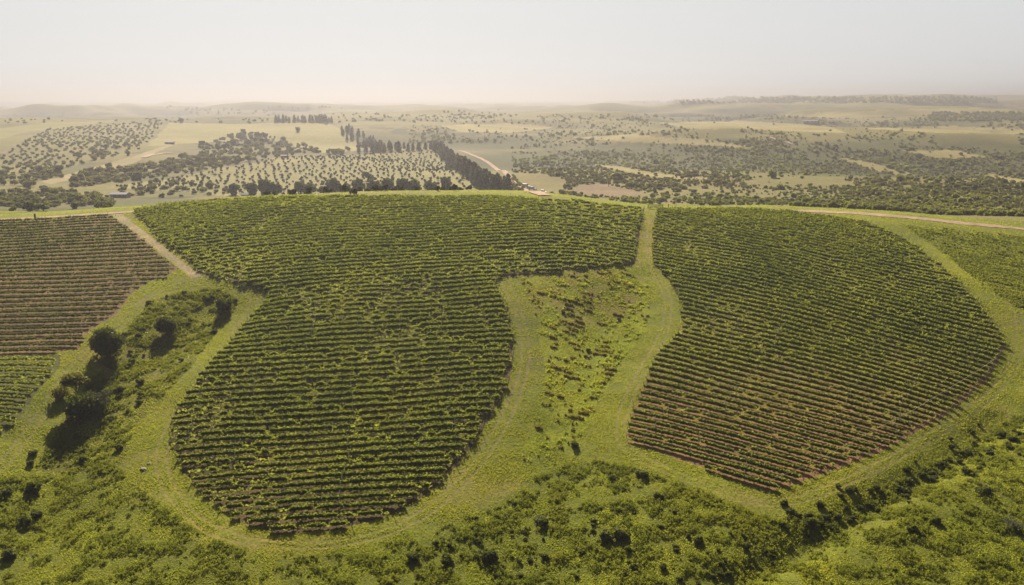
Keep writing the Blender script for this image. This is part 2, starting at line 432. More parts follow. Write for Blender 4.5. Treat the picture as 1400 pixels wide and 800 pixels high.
M = dict(
    ground=ground_mat(),
    vine=leaf_mat('vine_leaf', (.034, .058, .013), (.065, .10, .02), (.42, .47, .05), .05, .47),
    vine_left=leaf_mat('vine_leaf_young', (.06, .085, .02), (.10, .13, .03), (.22, .24, .045), .06, .4),
    tuft=leaf_mat('tussock_grass', (.07, .09, .014), (.13, .145, .024), (.29, .32, .036), .07, .45, .0),
    tuft_dry=leaf_mat('dry_tussock', (.15, .12, .03), (.24, .20, .05), (.38, .31, .07), .1, .35, .01),
    grass=leaf_mat('short_grass', (.16, .18, .022), (.205, .215, .03), (.46, .49, .045), .05, .5, .0),
    bush=leaf_mat('bush_leaf', (.042, .06, .014), (.085, .105, .022), (.20, .23, .03), .05, .42),
    gully=leaf_mat('dark_tree_leaf', (.03, .048, .014), (.06, .08, .018), (.12, .15, .02), .1, .33),
    yellow=leaf_mat('yellowish_tree_leaf', (.08, .085, .015), (.14, .14, .022), (.22, .21, .025), .1, .35),
    grey=leaf_mat('grey_bush_leaf', (.10, .11, .06), (.16, .165, .09), (.12, .13, .06), .1, .2),
    olive=leaf_mat('olive_leaf', (.06, .07, .035), (.10, .105, .055), (.10, .11, .04), .02, .25),
    pine=leaf_mat('pine_needle', (.055, .062, .024), (.09, .095, .034), (.12, .12, .03), .02, .28),
    wood=leaf_mat('scrub_leaf', (.085, .092, .024), (.15, .15, .042), (.27, .26, .06), .015, .42),
    lime=leaf_mat('bright_scrub_leaf', (.09, .115, .018), (.16, .18, .03), (.32, .34, .04), .02, .42),
    bark=plain_mat('bark', (.11, .085, .065), .9, .3, 4),
    post=plain_mat('weathered_post', (.62, .60, .57), .8, .2, 3),
    darkpost=plain_mat('dark_post', (.13, .10, .08), .85, .25, 3),
    road=plain_mat('dirt_road', (.36, .235, .165), .95, .3, .35),
    white=plain_mat('white_paint', (.86, .86, .88), .5, .03, 2, 0, .5),
    silver=plain_mat('silver_paint', (.50, .54, .60), .3, .04, 2, .3, .5),
    glass=plain_mat('dark_glass', (.03, .035, .04), .1, .1, 2, 0, .5),
    tyre=plain_mat('tyre', (.03, .03, .03), .9, .1, 5),
    rim=plain_mat('rim', (.45, .45, .46), .4, .1, 5, .5),
    lamp=plain_mat('lamp_glass', (.55, .12, .08), .3, .05, 5),
    roof=plain_mat('roof_sheet', (.22, .23, .27), .8, .06, .8),
    wall=plain_mat('shed_wall', (.36, .30, .25), .85, .12, 1.2),
    door=plain_mat('shed_door', (.16, .13, .11), .7, .15, 2),
    rock=plain_mat('pale_rock', (.34, .31, .26), .9, .2, 2),
    deadwood=plain_mat('bleached_wood', (.42, .39, .35), .9, .15, 3),
    pipe=plain_mat('pale_pipe', (.55, .45, .36), .6, .1, 2),
    crate=plain_mat('pale_crate', (.72, .72, .78), .5, .05, 2),
)

# ------------------------------------------------------------------ ground
def build_ground():
    idx = np.arange(NA * NR).reshape(NA, NR)
    a = idx[:-1, :-1].ravel(); b = idx[1:, :-1].ravel(); c = idx[1:, 1:].ravel(); d = idx[:-1, 1:].ravel()
    V = np.stack([GX, GY, GZ], -1).reshape(-1, 3)
    me = fast_mesh('ground', V, np.stack([a, d, c, b], 1), True, M['ground'])
    C = cover().reshape(-1, 3)
    at = me.attributes.new('cover', 'FLOAT_COLOR', 'POINT')
    at.data.foreach_set('color', np.concatenate([C, np.ones((len(C), 1))], 1).astype(np.float32).ravel())
    o = new_obj('ground', me); tag(o, kind='structure')
build_ground()

def ribbon(name, pts, width, mat, lift=.12, n=160, wpts=None):
    w = px2w([p[0] for p in pts], [p[1] for p in pts])[:, :2] if wpts is None else np.array(wpts, float)
    seg = np.concatenate([[0], np.cumsum(np.linalg.norm(np.diff(w, axis=0), axis=1))])
    s = np.linspace(0, seg[-1], n)
    X = np.interp(s, seg, w[:, 0]); Y = np.interp(s, seg, w[:, 1])
    k = 9
    X[k:-k] = np.convolve(X, np.ones(2 * k + 1) / (2 * k + 1), 'valid'); Y[k:-k] = np.convolve(Y, np.ones(2 * k + 1) / (2 * k + 1), 'valid')
    tx = np.gradient(X); ty = np.gradient(Y); l = np.hypot(tx, ty); nx, ny = -ty / l, tx / l
    V = []
    wd = width * (1 + (fbm(s, s * 0, 9, 2, 91) - .5) * .5)
    for q in (-.5, -.25, 0, .25, .5):
        x = X + nx * wd * q; y = Y + ny * wd * q
        V.append(np.stack([x, y, zt(x, y) + lift], 1))
    V = np.stack(V, 1).reshape(-1, 3); Fs = []
    for i in range(n - 1):
        for j in range(4):
            Fs.append((i * 5 + j, i * 5 + j + 1, (i + 1) * 5 + j + 1, (i + 1) * 5 + j))
    o = new_obj(name, fast_mesh(name, V, np.array(Fs), True, mat)); tag(o, kind='structure')
    return o
ribbon('dirt_road', [(1085,288.5),(1120,289.2),(1160,291),(1200,294),(1240,297.5),(1300,304),(1350,308.5),(1400,313),(1470,320)], 4.8, M['road'])
ribbon('dirt_road', [(-90,305),(-20,301),(0,300.5),(60,297.5),(110,294.5),(150,292),(185,289.5)], 2.6, M['road'])
ribbon('dirt_road', [(628,206),(640,210),(655,216),(668,222),(680,230),(690,237),(700,246),(712,256),(722,260.5),(735,265),(746,268)], 5.2, M['road'], .3)
ribbon('dirt_road', [(1050,187),(1062,191),(1075,194),(1086,198)], 5, M['road'], .5)
ribbon('dirt_road', [(196,216),(210,212),(222,210),(236,209)], 6, M['road'], .6)

# ------------------------------------------------------------------ vine rows
def scan_rows(poly, ang, w, off=0.0):
    """parallel lines clipped to the block: (point, direction, s0, s1)"""
    P = np.array(poly); dr = np.array([math.cos(ang), math.sin(ang)]); nn = np.array([-math.sin(ang), math.cos(ang)])
    t = P @ nn; s = P @ dr
    rows = []
    k = t.min() + w * .5 + off
    while k < t.max():
        cr = []
        for i in range(len(P)):
            j = (i + 1) % len(P)
            if (t[i] > k) != (t[j] > k):
                f = (k - t[i]) / (t[j] - t[i]); cr.append(s[i] + (s[j] - s[i]) * f)
        cr.sort()
        for a, b in zip(cr[::2], cr[1::2]):
            if b - a > 3: rows.append((k, a + RNG.uniform(.2, 1.2), b - RNG.uniform(.2, 1.2)))
        k += w
    return rows, dr, nn

post_me = MB().tube([(0, 0, -.2), (0, 0, 1.88)], [.06, .055], 5).mesh('trellis_post', M['post'])
end_me = MB().tube([(0, 0, -.3), (0, 0, 1.45)], [.06, .05], 6).mesh('end_post', M['darkpost'])
TRUNKROW = {}

def vines(poly, ang, w, mat, h_fn, dens, label_fn, group, posts, gap=.08, leaf=.26, thick=.13):
    rows, dr, nn = scan_rows(poly, ang, w)
    rows = [r_ for r_ in rows if r_[2] - r_[1] > 3]
    N = len(rows)
    for i, (k, a, b) in enumerate(rows):
        rng = np.random.default_rng(1000 + i + int(abs(poly[0][0]) * 10))
        mid = (a + b) / 2
        base = dr * mid + nn * k
        bz = float(zt(base[0], base[1]))
        # single vines along the row, each with its own vigour
        vs = np.arange(a, b, 1.15)
        vp = dr[None] * vs[:, None] + nn[None] * k
        pat = fbm(vp[:, 0], vp[:, 1], 24, 3, 145)
        vig = np.clip(.42 + .6 * fbm(vp[:, 0], vp[:, 1], 9, 3, 140) + .55 * (pat - .3) + rng.normal(0, .11, len(vs)), .35, 1.5)
        dead = rng.random(len(vs)) < gap * (.3 + 1.3 * fbm(vp[:, 0], vp[:, 1], 16, 2, 150) + 3.0 * sstep(.5, .75, 1 - pat))
        vig[dead] = rng.uniform(.0, .25, dead.sum())
        hh = h_fn(vp[:, 0], vp[:, 1])
        dist = float(np.hypot(*base))
        cnt = (dens * 1.15 * vig * (1.0 if dist < 230 else .72)).astype(int) + (vig > .05) * 2
        tot = int(cnt.sum())
        ii = np.repeat(np.arange(len(vs)), cnt)
        sx = vs[ii] + rng.normal(0, .52, tot)
        lat = rng.normal(0, thick, tot) * np.sqrt(np.clip(vig[ii], .2, 1.5)) + (fbm(sx, sx * 0 + i * 3.1, 4.5, 2, 8) - .5) * .3
        H = hh[ii] * (.62 + .42 * vig[ii])
        zz = .28 + (H - .28) * rng.beta(2.1, 1.1, tot)
        sh = rng.random(tot) < .025
        zz[sh] = H[sh] * rng.uniform(1.0, 1.25, sh.sum()); lat[sh] *= 1.5
        X = dr[0] * sx + nn[0] * (k + lat); Y = dr[1] * sx + nn[1] * (k + lat)
        Z = zt(X, Y) + zz
        P = np.stack([X - base[0], Y - base[1], Z - bz], 1)
        V, Fq = cards(P, leaf * (1.0 if dist < 230 else 1.15) * rng.uniform(.7, 1.3, tot), rng, .35)
        # the dense heart of the hedge: cards facing across, added to block sunlight
        cn = np.where(vig > .3, 30 if dens > 40 else (12 if dens > 20 else 3), 3); jj = np.repeat(np.arange(len(vs)), cn); mtot = len(jj)
        cs = vs[jj] + rng.uniform(-.6, .6, mtot); cl = rng.normal(0, .06, mtot) + (fbm(cs, cs * 0 + i * 3.1, 4.5, 2, 8) - .5) * .3
        cX = dr[0] * cs + nn[0] * (k + cl); cY = dr[1] * cs + nn[1] * (k + cl)
        cZ = zt(cX, cY) + .3 + (hh[jj] * (.37 + .30 * np.minimum(vig[jj], 1.15)) - .3) * rng.random(mtot) ** .8
        cP = np.stack([cX - base[0], cY - base[1], cZ - bz], 1)
        cu = np.array([dr[0], dr[1], 0]) * (rng.uniform(.26, .44, mtot))[:, None] + rng.normal(0, .05, (mtot, 3))
        cv = np.array([0, 0, 1.0]) * (rng.uniform(.16, .28, mtot))[:, None] + rng.normal(0, .04, (mtot, 3))
        V2 = np.stack([cP - cu, cP - cv, cP + cu, cP + cv], 1).reshape(-1, 3)
        Fq = np.concatenate([Fq, np.arange(mtot * 4).reshape(-1, 4) + len(V)]); V = np.concatenate([V, V2])
        root = new_obj('vine_row', None, loc=(base[0], base[1], bz)); root.empty_display_size = .5
        tag(root, label_fn(i, N, base, b - a), 'vine row', group)
        new_obj('foliage', fast_mesh('vine_foliage', V, Fq, False, mat), root)
        ends = []
        if posts:
            for sgn, e in ((-1, a - .5), (1, b + .5)):
                p = dr * e + nn * k
                o = new_obj('end_post', end_me, root, loc=(p[0] - base[0], p[1] - base[1], float(zt(p[0], p[1])) - bz))
                o.rotation_euler = (0, sgn * .28 * 1, ang); ends.append(p)
        if posts and (dist < 235 or posts == 2):
            step = 10.0
            s0 = math.ceil((a + 2) / step) * step
            while s0 < b - 2:
                p = dr * (s0 + rng.uniform(-.7, .7)) + nn * k
                if rng.random() < .6: new_obj('trellis_post', post_me, root, loc=(p[0] - base[0], p[1] - base[1], float(zt(p[0], p[1])) - bz))
                s0 += step
    return rows, dr, nn

def lab_mid(i, N, base, L):
    if i == 0: return 'short vine row nearest the viewer, at the rounded lower tip of the middle block'
    if base[1] > 300: return 'bright green vine row along the crest, top edge of the middle block'
    if i < 14: return 'gappy vine row with bare brown patches near the middle block lower tip'
    if base[1] < 232: return 'leafy green vine row running across the waist of the large middle block'
    return 'thick green vine row in the wide upper part of the middle block, below the crest'
def lab_right(i, N, base, L):
    if i == 0: return 'short lowest vine row with a brown soil edge, right block bottom corner'
    if base[1] < 200: return 'low vine row with an orange brown soil strip, lower half of the right block'
    return 'dense dark green vine row in the upper half of the right block'
def lab_left(i, N, base, L):
    if i == 0: return 'lowest thin vine row on reddish soil at the bottom of the left block'
    return 'thin young vine row on reddish brown soil in the left block beside the pale track'
def lab_left2(i, N, base, L): return 'short vine row in the small grassy block under the left block'
def lab_far(i, N, base, L): return 'weedy low vine row on the right slope below the dirt road'

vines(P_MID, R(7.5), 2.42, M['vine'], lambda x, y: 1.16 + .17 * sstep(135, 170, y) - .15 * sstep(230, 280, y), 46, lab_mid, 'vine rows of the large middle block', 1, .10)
vines(P_RIGHT, R(-31), 2.5, M['vine'], lambda x, y: 1.0 + .33 * sstep(150, 210, y), 46, lab_right, 'vine rows of the right block', 1, .05)
vines(P_LEFT, R(-2.5), 3.0, M['vine_left'], lambda x, y: 0.9 + .1 * sstep(200, 260, y), 28, lab_left, 'vine rows of the left block', 0, .12, .27, .2)
vines(P_LEFT2, R(-2), 2.9, M['vine'], lambda x, y: 1.05 + 0 * x, 34, lab_left2, 'vine rows of the small lower left block', 0, .12)
vines(P_FAR_R, R(-20), 3.2, M['tuft'], lambda x, y: .62 + 0 * x, 9, lab_far, 'vine rows of the weedy far right block', 0, .35)

# ------------------------------------------------------------------ plants
def blob_pts(n, rng, rx, ry, rz, lumps=9, shell=.75, zoff=None, flat=0.0):
    """points near the surface of a cluster of lumps inside an ellipsoid: an uneven crown with gaps"""
    zoff = rz if zoff is None else zoff
    c = rng.normal(size=(lumps, 3)); c /= np.linalg.norm(c, axis=1)[:, None]
    c *= rng.uniform(.25, .8, (lumps, 1)); c[:, 2] = c[:, 2] * .9 + .08
    lr = rng.uniform(.28, .52, lumps)
    w = lr ** 2; w /= w.sum()
    ii = rng.choice(lumps, n, p=w)
    d = rng.normal(size=(n, 3)); d /= np.linalg.norm(d, axis=1)[:, None]
    rad = lr[ii] * rng.uniform(shell, 1.08, n)
    P = c[ii] + d * rad[:, None]
    P[:, 2] = np.maximum(P[:, 2], -.92)
    return P * np.array([rx, ry, rz]) + np.array([0, 0, zoff])

def cone_pts(n, rng, r, h, z0):
    t = rng.beta(1.1, 1.35, n)
    a = rng.uniform(0, 2 * math.pi, n)
    rad = r * (1 - t) ** .5 * rng.uniform(.55, 1.05, n) * (.8 + .35 * np.sin(a * 3 + t * 9))
    return np.stack([np.cos(a) * rad, np.sin(a) * rad, z0 + t * h], 1)

def trunk_mesh(name, h, r, spread, rng, limbs=5, h0=.3):
    mb = MB()
    lean = rng.normal(0, .06, 2) * h
    mb.tube([(0, 0, -.3), (lean[0] * .3, lean[1] * .3, h * .3), (lean[0], lean[1], h * .62)], [r, r * .75, r * .5])
    for k in range(limbs):
        a = 2 * math.pi * (k + rng.uniform(-.3, .3)) / limbs
        z0 = h * rng.uniform(h0, .55); zz = h * rng.uniform(.7, .95)
        ex = math.cos(a) * spread * rng.uniform(.5, .85); ey = math.sin(a) * spread * rng.uniform(.5, .85)
        mb.tube([(lean[0] * .5, lean[1] * .5, z0), (ex * .45, ey * .45, (z0 + zz) * .5), (ex, ey, zz)], [r * .45, r * .3, r * .12], 5)
    return mb.mesh(name, M['bark'])

def crown_variants(name, mat, n, kind, dims, card, count=4, seed=0):
    out = []
    for v in range(count):
        rng = np.random.default_rng(seed + v)
        if kind == 'blob': P = blob_pts(n, rng, dims[0], dims[0], dims[1], 11, zoff=dims[2])
        else: P = cone_pts(n, rng, dims[0], dims[1], dims[2])
        V, Fq = cards(P, card * rng.uniform(.7, 1.4, n), rng, .7)
        out.append((V, Fq, fast_mesh(name, V, Fq, False, mat)))
    return out

# unit-ish variants; each copy is scaled
VAR = {
    'olive': crown_variants('olive_tree', M['olive'], 260, 'blob', (1.5, 1.35, 1.6), .62, 4, 10),
    'scrub': crown_variants('scrub_bush', M['wood'], 230, 'blob', (1.6, 1.15, .95), .72, 5, 20),
    'lime': crown_variants('scrub_bush', M['lime'], 230, 'blob', (1.6, 1.0, .8), .72, 3, 30),
    'bush': crown_variants('bush', M['bush'], 700, 'blob', (1.3, .85, .65), .30, 4, 40),
    'pine': crown_variants('pine_crown', M['pine'], 480, 'cone', (2.9, 9.5, .5), .95, 4, 50),
    'far': crown_variants('far_bush', M['wood'], 60, 'blob', (1.6, 1.1, .9), 1.15, 5, 70),
    'round': crown_variants('round_crown', M['wood'], 520, 'blob', (2.4, 2.3, 2.2), .75, 4, 60),
}
rngT = np.random.default_rng(5)
TRUNKS = {k: [trunk_mesh(k + '_trunk', h, r, sp, rngT, 5) for _ in range(2)] for k, (h, r, sp) in
          dict(pine=(8.0, .22, .9), round=(4.2, .2, 1.8)).items()}

def place_plain(name, kind, P, scales, label, cat, group):
    """small far plants: one mesh each, sharing mesh data between copies"""
    vs = VAR[kind]
    for p, s in zip(P, scales):
        v = vs[RNG.integers(len(vs))]
        o = bpy.data.objects.new(name, v[2]); COL.objects.link(o)
        o.location = (p[0], p[1], p[2] - .05 * s); o.scale = (s * RNG.uniform(.85, 1.2), s * RNG.uniform(.85, 1.2), s * RNG.uniform(.85, 1.15))
        o.rotation_euler = (0, 0, RNG.uniform(0, 6.28)); tag(o, label(p) if callable(label) else label, cat, group)

def place_tree(name, kind, p, s, label, group=None, zs=1.0, cat='tree', mat=None):
    root = new_obj(name, None, loc=(p[0], p[1], p[2])); tag(root, label, cat, group)
    root.scale = (s, s, s * zs); root.rotation_euler = (0, 0, RNG.uniform(0, 6.28))
    t = new_obj('trunk', TRUNKS[kind][RNG.integers(2)], root)
    c = new_obj('crown', VAR[kind][RNG.integers(len(VAR[kind]))][2], root)
    if mat:
        c.material_slots[0].link = 'OBJECT'; c.material_slots[0].material = mat
    return root

def stuff_bake(name, kind, P, S, mat=None):
    vs = VAR[kind]; allV = []; allF = []; n = 0
    ch = RNG.integers(len(vs), size=len(P))
    for k in range(len(vs)):
        sel = np.nonzero(ch == k)[0]
        if not len(sel): continue
        V, Fq = vs[k][0], vs[k][1]
        a = RNG.uniform(0, 6.28, len(sel)); ca, sa = np.cos(a)[:, None], np.sin(a)[:, None]
        sx = (S[sel] * RNG.uniform(.8, 1.25, len(sel)))[:, None]; sz = (S[sel] * RNG.uniform(.8, 1.15, len(sel)))[:, None]
        X = (V[None, :, 0] * ca - V[None, :, 1] * sa) * sx + P[sel, 0:1]
        Y = (V[None, :, 0] * sa + V[None, :, 1] * ca) * sx + P[sel, 1:2]
        Z = V[None, :, 2] * sz + P[sel, 2:3]
        allV.append(np.stack([X, Y, Z], -1).reshape(-1, 3))
        allF.append((Fq[None] + (np.arange(len(sel)) * len(V))[:, None, None]).reshape(-1, 4) + n); n += len(sel) * len(V)
    o = new_obj(name, fast_mesh(name, np.concatenate(allV), np.concatenate(allF), False, mat or vs[0][2].materials[0]))
    tag(o, kind='stuff'); return o

def sample_px(n, x0, x1, y0, y1, rng, dens=None):
    px = rng.uniform(x0, x1, n); py = rng.uniform(y0, y1, n)
    P = px2w(px, py)
    if dens is not None:
        keep = rng.random(n) < dens(px, py, P); P = P[keep]
    return P

# --- windbreak of tall conifers
def along(pts, n, jit=1.0):
    a = np.array(pts, float); seg = np.concatenate([[0], np.cumsum(np.hypot(*np.diff(a, axis=0).T))])
    s = np.linspace(0, seg[-1], n)
    return px2w(np.interp(s, seg, a[:, 0]) + RNG.normal(0, jit, n), np.interp(s, seg, a[:, 1]) + RNG.normal(0, jit * .35, n))
def even_along(pts, gap, jit):
    w = px2w([p[0] for p in pts], [p[1] for p in pts], 430)[:, :2]
    seg = np.concatenate([[0], np.cumsum(np.hypot(*np.diff(w, axis=0).T))]); n = max(2, int(seg[-1] / gap))
    s = np.linspace(0, seg[-1], n)
    x = np.interp(s, seg, w[:, 0]) + RNG.normal(0, jit, n); y = np.interp(s, seg, w[:, 1]) + RNG.normal(0, jit, n)
    return np.stack([x, y, zt(x, y)], 1)
for p in even_along([(598,207),(618,222),(640,240),(660,255),(678,263),(694,265)], 3.4, 2.6):
    place_tree('pine_tree', 'pine', p, RNG.uniform(1.05, 1.4), 'tall dark conifer in the thick windbreak running down from the grove to the dirt road', 'conifers of the near windbreak', cat='tree')
for p in even_along([(488,209),(530,208),(570,206),(600,205)], 7.5, 2.5):
    place_tree('pine_tree', 'pine', p, RNG.uniform(.9, 1.25), 'hazy conifer in the belt along the far edge of the olive grove', 'conifers behind the olive grove', cat='tree')
for p in even_along([(466,179),(480,186),(500,195),(532,207)], 6, 9):
    place_tree('pine_tree', 'pine', p, RNG.uniform(.7, 1.15), 'hazy far conifer in the slanting belt beside the pale hill field', 'conifers beside the hill field', cat='tree')
for p in along([(378,167),(400,166.5),(430,167),(455,168)], 24, 2):
    place_tree('pine_tree', 'pine', p, RNG.uniform(.9, 1.5), 'faint conifer on the skyline at the top of the pale hill field', 'skyline trees above the hill field', cat='tree')
p = px2w(247, 169)[0]
place_tree('lone_tree', 'round', p, 2.3, 'single round tree alone on the skyline at the left of the hill field')
p = px2w(407, 181)[0]
place_tree('lone_tree', 'round', p, 1.9, 'single dark round tree standing in the middle of the hill field')

# --- the row of trees just behind the crest
crest = [(320,269,1.35,.9),(345,270,1.4,1.0),(362,269,1.7,1.0),(376,269,1.5,.95),(408,268,1.5,.95),(425,268,1.3,1.0),(440,268,1.0,.9),(457,268,1.75,1.0),(470,268,1.3,.9),
         (491,267.5,1.45,1.15),(512,267.5,1.6,1.0),(528,267.5,1.7,1.0),(551,267.5,1.3,1.3),(566,267.5,1.4,1.15),(590,267.5,1.45,1.0),(609,267.5,1.15,1.6)]
cl = ['dark bushy tree at the left end of the row behind the vineyard crest', 'dark bushy tree beside the small white roof behind the vineyard crest', 'wide dark tree in the left clump behind the vineyard crest', 'dark tree at the right side of the left clump behind the crest',
      'dark tree after the first gap in the row behind the crest', 'lower dark tree between two bigger ones behind the crest', 'smallest pale bushy tree in the row behind the crest', 'widest dark tree at the middle of the row behind the crest', 'smaller tree touching the widest one behind the crest',
      'upright tree standing alone at the middle of the row behind the crest', 'brownish tree at the left of a joined pair behind the crest', 'dark tree at the right of a joined pair behind the crest', 'tall narrow tree, left of two upright neighbours behind the crest', 'dark upright tree with a slanting shoulder, right of two neighbours behind the crest',
      'round dark tree with a gap on each side behind the crest', 'tallest narrow tree at the right end of the row behind the crest']
for (x, y, s, zs), l in zip(crest, cl):
    place_tree('broadleaf_tree', 'round', px2w(x, y - 2, 430)[0], s * 1.45, l, 'trees behind the vineyard crest', zs, mat=M['gully'])
for (x, y, s, l) in [(755,269,1.3,'dark bushy tree right of the parked cars behind the crest'),(768,269.5,1.35,'wide dark tree right of the bushy one beside the parked cars'),(795,268,.95,'low dark tree between the ploughed patch and the crest'),(854,279,1.2,'dark spreading tree just behind the crest left of the grassy path'),
                     (884,278,.7,'small dark round tree right above the gate'),(895,265,1.2,'dark tree at the right end of the ploughed patch'),(912,268,1.3,'broad dark tree beyond the gate, right of the ploughed patch'),(946,281,1.15,'round dark tree alone behind the crest right of the gate'),
                     (714,234,1.3,'round tree beside the dirt road above the parked cars')]:
    place_tree('broadleaf_tree', 'round', px2w(x, y - 1, 400)[0], s * .6, l, None, .85, mat=M['gully'])

# --- left: orchard, thickets, belt along the grove's left edge
OLIVE_LABEL = 'small round grey green olive tree standing in the rows of the pale grove'
w = np.array(P_GROVE); cands = []
x0, y0 = w.min(0); x1, y1 = w.max(0)
ga = R(-6); gd = np.array([math.cos(ga), math.sin(ga)]); gn = np.array([-gd[1], gd[0]])
cc = np.array([(x0 + x1) / 2, (y0 + y1) / 2]); ext = max(x1 - x0, y1 - y0) * .75
for a in np.arange(-ext, ext, 7.0):
    for b in np.arange(-ext, ext, 17.0):
        cands.append(cc + gd * a + gn * b + RNG.normal(0, 1.2, 2))
cands = np.array(cands); cands = cands[inpoly(cands[:, 0], cands[:, 1], P_GROVE)]
cz = zt(cands[:, 0], cands[:, 1]); OP = np.column_stack([cands, cz])
ox, oy = w2px(OP); OP = OP[(ox > -20) & (ox < 1420)]
OP = OP[RNG.random(len(OP)) < .9]
OP = OP[np.argsort(np.hypot(OP[:, 0], OP[:, 1]))]
def split_place(name, kind, P, lo, hi, label, cat, group, nmax, stuff, stuff_label=None):
    P = P[np.argsort(np.hypot(P[:, 0], P[:, 1]))]
    S = RNG.uniform(lo, hi, len(P))
    place_plain(name, kind, P[:nmax], S[:nmax], label, cat, group)
    if len(P) > nmax: stuff_bake(stuff, kind, P[nmax:], S[nmax:])
split_place('olive_tree', 'olive', OP, .62, .98, OLIVE_LABEL, 'tree', 'olive trees of the pale grove', 290, 'olive_grove')

w = np.array(P_ORCH); cands = []
x0, y0 = w.min(0); x1, y1 = w.max(0); cc = np.array([(x0 + x1) / 2, (y0 + y1) / 2]); ext = max(x1 - x0, y1 - y0) * .75
ga = R(20); gd = np.array([math.cos(ga), math.sin(ga)]); gn = np.array([-gd[1], gd[0]])
for a in np.arange(-ext, ext, 8.5):
    for b in np.arange(-ext, ext, 15.0):
        cands.append(cc + gd * a + gn * b + RNG.normal(0, 1.8, 2))
cands = np.array(cands); cands = cands[inpoly(cands[:, 0], cands[:, 1], P_ORCH)]
cands = cands[RNG.random(len(cands)) < .45 + .5 * fbm(cands[:, 0], cands[:, 1], 160, 2, 11)]
AP = np.column_stack([cands, zt(cands[:, 0], cands[:, 1])]); ox, oy = w2px(AP); AP = AP[(ox > -20) & (ox < 1420)]
split_place('orchard_tree', 'scrub', AP, .85, 1.4, 'small dark rounded tree in the hazy orchard on the far left slope', 'tree', 'orchard trees on the far left slope', 290, 'orchard')

def thicket(poly_px, n, lo, hi, label, group, kind='round', mat=None, name='broadleaf_tree', zs=(.7, 1.0)):
    n = int(n * 1.22); lo *= .58; hi *= .7
    a = np.array(poly_px, float); rng = np.random.default_rng(int(a.sum()) % 9999)
    px = rng.uniform(a[:, 0].min(), a[:, 0].max(), n * 6); py = rng.uniform(a[:, 1].min(), a[:, 1].max(), n * 6)
    k = inpoly(px, py, poly_px); P = px2w(px[k][:n], py[k][:n], 430)
    for p in P:
        place_tree(name, kind, p, rng.uniform(lo, hi), label, group, rng.uniform(*zs), mat=mat)
thicket([(30,235),(80,232),(85,243),(35,248)], 9, 2.0, 2.9, 'tall dark hazy tree in the thicket at the lower end of the left orchard', 'trees of the left thicket', mat=M['wood'])
thicket([(0,238),(32,235),(45,258),(0,262)], 12, 1.5, 2.3, 'rounded brownish tree at the left border behind the near tree belt', 'trees at the left border', mat=M['wood'])
thicket([(0,270),(60,264),(150,276),(160,287),(60,290),(0,292)], 44, 1.1, 1.9, 'rounded dark green tree in the belt behind the left dirt road', 'trees behind the left dirt road', mat=M['bush'])
thicket([(100,238),(200,225),(260,212),(360,200),(410,196),(440,208),(380,214),(260,236),(170,250),(100,256)], 75, 1.4, 2.5, 'hazy dark tree in the long belt between the pale strip and the grove', 'trees of the long belt left of the grove', mat=M['wood'])
thicket([(270,200),(330,180),(392,190),(400,200),(330,202),(280,208)], 22, 2.0, 3.0, 'tall hazy tree in the clump below the pale hill field', 'trees below the hill field', mat=M['pine'])
thicket([(440,208),(482,204),(480,212),(440,214)], 10, 1.7, 2.4, 'low hazy tree between the hill field and the grove', 'trees between field and grove', mat=M['wood'])
thicket([(150,255),(250,248),(330,262),(300,268),(180,272)], 24, .9, 1.7, 'scattered round tree between the shed and the olive grove', 'trees round the white roofed shed', mat=M['wood'])
thicket([(130,200),(180,195),(176,214),(110,222),(96,220)], 12, 1.6, 2.3, 'dark hazy round tree on the upper edge of the pale strip', 'trees above the pale strip', mat=M['wood'])
BELT = []
for poly_px, n in (([(100,238),(200,225),(260,212),(360,200),(410,196),(440,208),(380,214),(260,236),(170,250),(100,256)], 420), ([(270,200),(330,180),(392,190),(400,200),(330,202),(280,208)], 120), ([(0,262),(60,258),(150,270),(160,280),(60,284),(0,286)], 190), ([(30,235),(80,230),(85,243),(35,250)], 50), ([(150,255),(250,248),(330,262),(300,268),(180,272)], 30)):
    a = np.array(poly_px, float); px = RNG.uniform(a[:, 0].min(), a[:, 0].max(), n * 6); py = RNG.uniform(a[:, 1].min(), a[:, 1].max(), n * 6)
    k = inpoly(px, py, poly_px); BELT.append(px2w(px[k][:n], py[k][:n], 430))
BELT = np.concatenate(BELT); dB = np.hypot(BELT[:, 0], BELT[:, 1])
stuff_bake('undergrowth', 'scrub', BELT, RNG.uniform(.8, 1.7, len(BELT)) * np.interp(dB, [450, 1500], [.9, 1.3]))
p = px2w(503, 247)[0]
place_tree('broadleaf_tree', 'round', p, 1.7, 'large dark round tree alone among the small olives of the grove', mat=M['gully'])

# --- right: scrub country
def scrub_density(px, py, P):
    x, y = P[:, 0], P[:, 1]
    n = fbm(x, y, 150, 4, 200)
    rl = relief(x, y) * .65 + fbm(x, y, 190, 2, 5) * .35
    n2_ = fbm(x, y, 75, 3, 222)
    m = sstep(.455, .56, n * .30 + n2_ * .36 + (1 - rl) * .34 + .13 * sstep(205, 255, py))
    m = np.maximum(m, .26 * sstep(.38, .62, fbm(x, y, 40, 2, 260)))
    m *= np.hypot(x, y) > 455
    for q_ in P_STRIPS: m *= 1 - .93 * inpoly(x, y, q_)
    m *= ~inpoly(x, y, P_DRY) & ~inpoly(x, y, P_PLOUGH)
    rd = np.array([(1085,289),(1240,298),(1400,313),(1470,320)])
    m *= py < np.interp(px, [690, 880, 1085, 1240, 1400, 1470], [268, 280, 284, 291, 304, 311]) 
    m *= ~((px < 700) & (py > 196))
    return m * np.interp(py, [157, 180, 215, 300], [.8, .8, .75, 1.0])
rngS = np.random.default_rng(77)
SP_ = sample_px(30000, 560, 1420, 157, 312, rngS, scrub_density)
dS = np.hypot(SP_[:, 0], SP_[:, 1]); SP_ = SP_[np.argsort(dS)]
near = SP_[:300]; far = SP_[300:]
